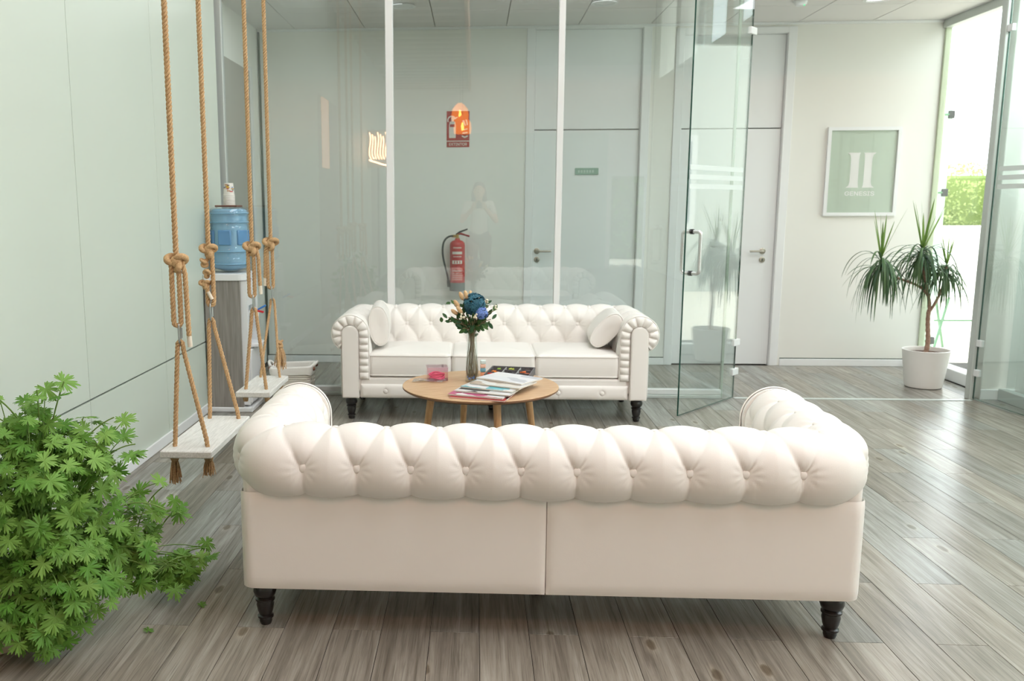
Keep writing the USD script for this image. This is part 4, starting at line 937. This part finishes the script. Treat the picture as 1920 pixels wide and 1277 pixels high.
po = thing('framed_poster', 'white-framed pale green poster reading II GENESIS on the back wall', 'picture')
px0, px1, pz0, pz1 = 2.955, 3.555, 1.300, 2.035
fo = sg.box(px0, pz0, px1, pz1); fi = fo.buffer(-.028, join_style=2)
part(po, 'frame', extr(fo.difference(fi), .026, 'xz', YB), white2)
part(po, 'print', box(px0 + .02, px1 - .02, YB - .008, YB - .004, pz0 + .02, pz1 - .02), postergreen)
part(po, 'glazing', box(px0 + .02, px1 - .02, YB - .018, YB - .016, pz0 + .02, pz1 - .02), glassmat('poster_glass', (.985, .99, .985), .018))
mx, zb_, zt_ = (px0 + px1) / 2 - .005, 1.535, 1.825
def serif(cx, w, outer):
    s = [(cx - w / 2, zb_ + .035), (cx - w / 2, zt_ - .035)]
    P_ = []
    for sgn, a in ((-1, .03 if outer < 0 else .008), (1, .03 if outer > 0 else .008)):
        edge = [(cx + sgn * w / 2, zb_ + .05), (cx + sgn * (w / 2 + a * .25), zb_ + .018), (cx + sgn * (w / 2 + a), zb_)]
        P_.append(edge)
    L_, R_ = P_; left = [(x, z) for x, z in L_]; right = [(x, z) for x, z in R_]
    top = lambda e: [(x, zt_ + zb_ - z) for x, z in e]
    return sg.Polygon(left[::-1] + [] + top(left) + top(right)[::-1] + right).buffer(0)
part(po, 'numeral', on_wall(serif(mx - .055, .068, -1).union(serif(mx + .055, .062, 1)), YB - .008), posterink, label='large serif Roman numeral II')
part(po, 'lettering', wall_text('GENESIS', .034, mx, 1.468, YB - .008, width=.245), posterink)

# ================================================================ DRACAENA
dp = thing('dracaena', 'tall dracaena with three drooping leaf heads in a white pot by the right window', 'potted plant', loc=(3.475, 6.97, 0))
part(dp, 'pot', lathe([(0, .004), (.125, .004), (.130, .010), (.140, .08), (.158, .22), (.166, .287), (.168, .293), (.163, .295), (.158, .29), (.152, .262), (0, .262)], 48), potm, 50)
part(dp, 'pot_foot', lathe([(0, 0), (.126, 0), (.126, .006), (0, .006)], 40), rubber)
part(dp, 'soil', lathe([(0, .272), (.1, .270), (.154, .262), (.154, .255), (0, .255)], 40), soil, True)
rngd = np.random.default_rng(21)
H1, H2, H3 = np.array([-.40, -.02, .985]), np.array([-.105, -.03, 1.05]), np.array([.095, .0, .93])
fk = np.array([-.005, 0, .60])
part(dp, 'trunk', tube(curve([(-.005, 0, .255), (.006, 0, .36), (-.006, 0, .5), fk], 30), np.linspace(.018, .0145, 30) + .0015 * np.sin(np.arange(30) * 1.7), 12), trunkm, True)
for h, mid in ((H1, (-.13, .03, .80)), (H2, (-.045, -.01, .78)), (H3, (.055, .0, .70))):
    part(dp, 'branch', tube(curve([fk - [0, 0, .02], np.array(mid), h - [0, 0, .03], h], 26), np.linspace(.0105, .008, 26), 10), trunkm, True)
def strap(o, az, el, L, w, droop, m):
    n = 13; p = np.array(o, float); d = np.array([math.cos(az) * math.cos(el), math.sin(az) * math.cos(el), math.sin(el)]); sd = np.array([-math.sin(az), math.cos(az), 0]); rows = []
    for i in range(n):
        f = i / (n - 1); ww = w * min(1, f * 5 + .45) * (1 - f ** 2.6) ** .8 + .0004; up = np.cross(sd, d)
        rows.append([p - sd * ww, p - up * ww * .35, p + sd * ww])
        p = p + d * L / (n - 1); d = d + np.array([0, 0, -droop / (n - 1)]); d /= np.linalg.norm(d)
    part(dp, 'leaf', grid_mesh(np.array(rows)), m, True)
for h, nlf, Lm in ((H1, 84, .45), (H2, 92, .45), (H3, 70, .36)):
    for k in range(nlf):
        az = k * 2.399 + rngd.uniform(-.2, .2); f = k / nlf
        if f < .91: el, dr, L, m, zz = rngd.uniform(-.5, .95), rngd.uniform(1.6, 6.0), Lm * rngd.uniform(.5, 1.12), drac, rngd.uniform(-.10, .01)
        else: el, dr, L, m, zz = rngd.uniform(1.05, 1.5), rngd.uniform(.0, .25), Lm * rngd.uniform(.55, .95), dracy, rngd.uniform(-.01, .02)
        L2 = L
        if h[0] + 3.475 + math.cos(az) * L > 3.78 and f < .91: L2 = L * .6
        strap(h + [0, 0, zz], az, el, L2, rngd.uniform(.005, .0095), dr, m)

# ================================================================ GERANIUM BUSH
def geranium_leaf(seed, n=96, R=1.):
    rng = np.random.default_rng(seed); th = np.linspace(-2.75, 2.75, n)
    r = np.full(n, .30)
    for c, L in ((0, 1.0), (.84, .94), (-.84, .94), (1.66, .80), (-1.66, .80), (2.42, .56), (-2.42, .56)):
        L *= rng.uniform(.9, 1.08); c += rng.uniform(-.05, .05)
        for dc, fl_, w in ((0, .66, .36), (0, 1., .125), (.235, .84, .115), (-.235, .84, .115)):
            x = np.abs(th - c - dc) / w; r = np.maximum(r, .24 + (L * fl_ - .24) * np.clip(1 - x ** 2, 0, 1) ** .45)
    xy = np.c_[r * np.cos(th) , r * np.sin(th)]
    rings = []
    for f in (.34, .68, 1.):
        q = xy * f; rad = np.hypot(*q.T); z = .10 * rad - .24 * rad ** 2 + .05 * np.sin(th * 3.9) * rad + .03 * np.cos(th * 11.5) * rad
        rings.append(np.c_[q, z])
    V = np.vstack([[0, 0, 0]] + rings); F = [[0, 1 + i, 2 + i] for i in range(n - 1)]
    for k in range(2):
        o, p_ = 1 + k * n, 1 + (k + 1) * n
        for i in range(n - 1): F += [[o + i, p_ + i, p_ + i + 1], [o + i, p_ + i + 1, o + i + 1]]
    return trimesh.Trimesh(V, F, process=False)
gp_ = thing('geranium_plant', 'large bushy scented geranium with lobed green leaves spilling onto the floor at left', 'potted plant')
LV = [geranium_leaf(k) for k in range(8)]; LV2 = [geranium_leaf(40 + k, 60) for k in range(5)]
PX, PY = -1.56, 2.62
part(gp_, 'pot', lathe([(0, 0), (.11, 0), (.115, .008), (.145, .22), (.15, .235), (.141, .235), (.132, .2), (0, .2)], 40, (PX, PY, 0)), potb, 50)
part(gp_, 'soil', lathe([(0, .215), (.134, .205), (.134, .195), (0, .195)], 30, (PX, PY, 0)), soil)
rngg = np.random.default_rng(11)
ell = [((-1.42, 2.66, .44), (.27, .22, .27), 190), ((-1.35, 2.60, .24), (.22, .18, .18), 120), ((-1.20, 2.80, .27), (.15, .15, .16), 70), ((-1.30, 2.78, .58), (.13, .13, .13), 40), ((-1.35, 2.52, .12), (.13, .10, .10), 46), ((-1.46, 2.72, .68), (.12, .12, .10), 26), ((-1.10, 3.02, .09), (.11, .16, .05), 26)]
camp = np.array([0, 0, 1.4]); leaves = []
for c, rd, n in ell:
    c, rd = np.array(c), np.array(rd)
    for k in range(n):
        d = rngg.normal(size=3); d /= np.linalg.norm(d); tocam = camp - c; tocam /= np.linalg.norm(tocam)
        if d @ tocam < -.25: d = -d
        rr = rngg.uniform(.62, 1.06) ; p = c + d * rd * rr
        if p[2] < .025: p[2] = rngg.uniform(.02, .06)
        if p[0] < -1.79: continue
        leaves.append((p, d, rr))
# a few stems that stand out of the outline
for base, tip in (((-1.42, 2.72, .62), (-1.50, 2.62, .83)), ((-1.40, 2.72, .62), (-1.37, 2.66, .83)), ((-1.38, 2.72, .60), (-1.30, 2.70, .85)), ((-1.30, 2.75, .58), (-1.17, 2.76, .72)), ((-1.25, 2.78, .52), (-1.12, 2.80, .62)), ((-1.15, 2.85, .30), (-1.05, 2.84, .46)), ((-1.12, 2.9, .2), (-1.03, 2.9, .36)), ((-1.12, 2.9, .10), (-1.03, 3.20, .10)), ((-1.12, 2.9, .12), (-.98, 3.16, .07)), ((-1.45, 2.7, .65), (-1.56, 2.60, .78)), ((-1.12, 2.9, .12), (-1.0, 3.05, .12)), ((-1.2, 2.75, .4), (-1.02, 2.78, .40))):
    b, t_ = np.array(base), np.array(tip)
    part(gp_, 'stem', tube(curve([b, (b + t_) / 2 + [0, 0, .03], t_], 12), .0024, 6), gstem, True)
    for k in range(3):
        leaves.append((t_ + rngg.normal(size=3) * [.035, .035, .02] - (t_ - b) * .16 * k, (t_ - b) / np.linalg.norm(t_ - b) * .4 + np.array([0, -.2, .5]), 1.2))
def place_leaf(base, p, d, s):
    nrm = np.asarray(d) * .55 + np.array([.15, -.45, .75]) + rngg.normal(size=3) * .38; nrm /= np.linalg.norm(nrm)
    tip = np.asarray(d) + np.array([0, 0, -.55]) + rngg.normal(size=3) * .5; tip -= nrm * (tip @ nrm); tip /= np.linalg.norm(tip)
    M_ = np.eye(4); M_[:3, 0] = tip * s; M_[:3, 1] = np.cross(nrm, tip) * s; M_[:3, 2] = nrm * s; M_[:3, 3] = p; m = base.copy(); m.apply_transform(M_)
    lo = m.vertices[:, 2].min()
    if lo < .002: m.apply_translation([0, 0, .002 - lo])
    mxx = m.vertices[:, 0].min()
    if mxx < XL + .004: m.apply_translation([XL + .004 - mxx, 0, 0])
    return m
leaves.sort(key=lambda q: -(q[2] - .25 * np.linalg.norm(q[0] - camp)))
extra = []; stems = []
for k, (p, d, rr) in enumerate(leaves):
    s = rngg.uniform(.034, .061); young = rngg.uniform() < .1
    if k < 295: part(gp_, 'leaf', place_leaf(LV[k % 8], p, d, s), geran, True)
    else: extra.append(place_leaf(LV2[k % 5], p, d, s * .95))
    if k % 2 == 0:
        root = np.array([PX + .12, PY + .02, .22]) * .35 + np.array([p[0] * .4 + PX * .25, p[1] * .4 + PY * .25, max(.03, p[2] - .10)]) * .65 / .65 * .65
        root = p + (np.array([PX + .15, PY + .05, .25]) - p) * .42; stems.append(tube(curve([root, (root + p) / 2 + [0, 0, .02], p], 6), .0017, 5))
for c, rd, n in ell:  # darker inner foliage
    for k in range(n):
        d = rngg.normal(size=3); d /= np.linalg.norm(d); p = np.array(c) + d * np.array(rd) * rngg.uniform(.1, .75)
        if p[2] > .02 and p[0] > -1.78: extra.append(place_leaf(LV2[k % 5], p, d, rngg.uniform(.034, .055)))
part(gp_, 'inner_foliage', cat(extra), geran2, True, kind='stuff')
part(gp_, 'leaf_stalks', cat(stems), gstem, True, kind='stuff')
part(gp_, 'dry_leaf', place_leaf(LV[2], np.array([-1.47, 2.52, .32]), np.array([0, -1, 0]), .034), dryleaf, True)
for k, (x, y, s) in enumerate(((-.957, 2.904, .024), (-1.073, 2.705, .026))):
    m = moved(LV2[k], (x, y, .008), rx=.25, ry=-.2, rz=1.0 + k, s=s); m.apply_translation([0, 0, .001 - m.bounds[0][2]])
    single('fallen_leaf', m, geran2, ['small fallen green leaf on the floor nearest the near sofa', 'small fallen green leaf with a brown stalk on the floor below the bush'][k], 'leaf', True, 'fallen leaves')

# ================================================================ BEHIND THE CAMERA (seen mirrored in the glass): pendant lamps, neon sign
for k, (x, y, z) in enumerate(((-.27, -3.0, 2.95), (-.22, -2.6, 2.70))):
    t = thing('pendant_lamp', ['amber glass pendant lamp behind the camera, the higher one', 'amber glass pendant lamp behind the camera, the lower one'][k], 'lamp', 'amber pendant lamps', loc=(x, y, z))
    part(t, 'cord', tube([(0, 0, .2), (0, 0, 3.98 - z if x < -.15 else 3.0)], .004, 6), rubber)
    part(t, 'shade', lathe([(.03, .2), (.06, .18), (.13, .10), (.15, .0), (.14, -.1), (.137, -.1), (.147, .0), (.127, .10), (.058, .175), (.03, .19)], 28), amberg, 50)
    part(t, 'filament_bulb', moved(lathe([(0, -.07), (.02, -.06), (.024, 0), (.012, .06), (0, .07)], 16), (0, 0, .02)), filament, True)

ns = thing('neon_sign', 'orange neon lamp of slanting strokes standing behind the camera', 'neon lamp', loc=(-1.80, -2.2, 2.12))
st_ = []
for k in range(7):
    x = .03 + k * .045; st_.append(tube(curve([(x, 0, .30 - .02 * (k % 3)), (x + .012, 0, .18), (x + .004, 0, .06), (x + .03, 0, .03)], 14), .006, 8))
st_.append(tube(curve([(.02, 0, .02), (.16, 0, -.01), (.34, 0, -.04)], 12), .007, 8))
nt_ = cat(st_); nt_.vertices[:, 2] *= 1.6; part(ns, 'neon_tube', nt_, neonm, True)
part(ns, 'backplate', box(-.01, .36, -.02, -.012, -.10, .52), greydoor)
part(ns, 'stand', tube([(.17, -.03, -2.10), (.17, -.03, .3)], .012, 10), rubber, 40)
part(ns, 'foot', lathe([(0, 0), (.14, 0), (.14, .01), (0, .015)], 30, (.17, -.03, -2.10)), rubber, 40)

# the photographer, standing at the camera and mirrored in the glass
def bone(a, b, ra, rb): return m3.Manifold.batch_hull([m3.Manifold.sphere(ra, 20).translate(tuple(map(float, a))), m3.Manifold.sphere(rb, 20).translate(tuple(map(float, b)))])
def flesh(bones, ref=.016, it=8):
    m = m3.Manifold.batch_boolean([bone(*b) for b in bones], m3.OpType.Add).refine_to_length(ref).to_mesh()
    t_ = trimesh.Trimesh(np.array(m.vert_properties[:, :3]), np.array(m.tri_verts), process=False); trimesh.smoothing.filter_taubin(t_, iterations=it); return t_
pe = thing('person', 'woman with long dark hair in a pale top raising a camera, standing at the viewpoint', 'person', loc=(.06, -.46, 0))
skin = PM('skin', lin((222, 178, 150)), .5); hairm = PM('dark_hair', lin((48, 34, 28)), .5); topm = PM('pale_top', lin((226, 222, 214)), .8); trous = PM('dark_trousers', lin((62, 66, 74)), .8)
J = lambda sx, p: (sx * p[0], p[1], p[2])
sh, el, wr_ = (.165, 0, 1.40), (.25, .14, 1.17), (.085, .30, 1.36)
bs = [((0, 0, .95), (0, 0, 1.18), .125, .11), ((0, 0, 1.18), (0, .01, 1.33), .11, .115), ((0, 0, 1.38), (0, .01, 1.50), .06, .05), ((-.13, 0, 1.39), (.13, 0, 1.39), .06, .06), ((0, .01, 1.50), (0, .02, 1.56), .052, .06),
      ((0, .015, 1.60), (0, .045, 1.56), .088, .07), ((0, .0, 1.63), (0, .05, 1.63), .08, .06), ((0, .112, 1.585), (0, .10, 1.61), .013, .008), ((-.075, .01, 1.59), (-.078, .005, 1.57), .014, .012), ((.075, .01, 1.59), (.078, .005, 1.57), .014, .012)]
for sx in (-1, 1):
    bs += [(J(sx, sh), J(sx, el), .05, .038), (J(sx, el), J(sx, wr_), .038, .026), (J(sx, (.09, 0, .92)), J(sx, (.10, .02, .50)), .095, .056), (J(sx, (.10, .02, .50)), J(sx, (.10, -.02, .09)), .055, .036), (J(sx, (.10, -.04, .045)), J(sx, (.115, .13, .03)), .036, .028)]
    bs += [(J(sx, wr_), J(sx, (.082, .335, 1.39)), .026, .03)]
    for q, (dz, L_) in enumerate(((.035, .062), (.015, .07), (-.006, .066), (-.027, .052))):
        k0, k1, k2 = J(sx, (.085, .345, 1.39 + dz)), J(sx, (.075, .345 + L_ * .5, 1.392 + dz)), J(sx, (.045, .345 + L_ * .62, 1.392 + dz))
        bs += [(k0, k1, .0095, .0088), (k1, k2, .0088, .0078)]
    bs += [(J(sx, (.07, .325, 1.37)), J(sx, (.055, .318, 1.345)), .012, .0095), (J(sx, (.055, .318, 1.345)), J(sx, (.03, .325, 1.338)), .0095, .008)]
part(pe, 'body', flesh(bs, .014, 6), skin, True)
tb = [((0, 0, .98), (0, 0, 1.18), .136, .122), ((0, 0, 1.18), (0, .01, 1.33), .122, .126), ((-.13, 0, 1.385), (.13, 0, 1.385), .072, .072)] + [(J(sx, sh), J(sx, (.21, .075, 1.28)), .064, .056) for sx in (-1, 1)]
part(pe, 'top', flesh(tb, .02), topm, True)
part(pe, 'trousers', flesh([((-.03, 0, .93), (.03, 0, .93), .138, .138)] + [b for sx in (-1, 1) for b in ((J(sx, (.09, 0, .90)), J(sx, (.10, .02, .50)), .106, .068), (J(sx, (.10, .02, .50)), J(sx, (.10, -.02, .14)), .066, .055))], .02), trous, True)
part(pe, 'hair', flesh([((0, -.012, 1.66), (0, -.03, 1.58), .088, .098), ((-.06, -.03, 1.60), (-.085, .01, 1.36), .05, .035), ((.06, -.03, 1.60), (.085, .01, 1.36), .05, .035), ((0, -.06, 1.58), (0, -.075, 1.34), .07, .05), ((-.04, .02, 1.685), (.04, .02, 1.685), .035, .035)], .014), hairm, True)
for sx in (-1, 1):
    part(pe, 'eye', moved(trimesh.creation.icosphere(2, .011), (sx * .032, .098, 1.612)), labelw, True)
    part(pe, 'shoe', flesh([(J(sx, (.10, -.05, .042)), J(sx, (.115, .14, .035)), .042, .035)], .012), rubber, True)
part(pe, 'mouth', tube([(-.022, .104, 1.548), (0, .112, 1.546), (.022, .104, 1.548)], .005, 6), PM('lips', lin((176, 96, 90)), .5), True)
hc = thing('handheld_camera', 'black camera held in the woman\'s hands at the viewpoint', 'camera', loc=(.06, -.46, 0))
part(hc, 'camera_body', cbox(-.068, .068, .325, .372, 1.352, 1.442, .008), rubber, 40)
part(hc, 'viewfinder_hump', cbox(-.022, .022, .33, .368, 1.442, 1.468, .008), rubber, 40)
part(hc, 'lens', moved(lathe([(.0, 0), (.034, 0), (.034, .045), (.028, .048), (.0, .042)], 28), (0, .372, 1.392), rx=-PI / 2), rubber, 40)
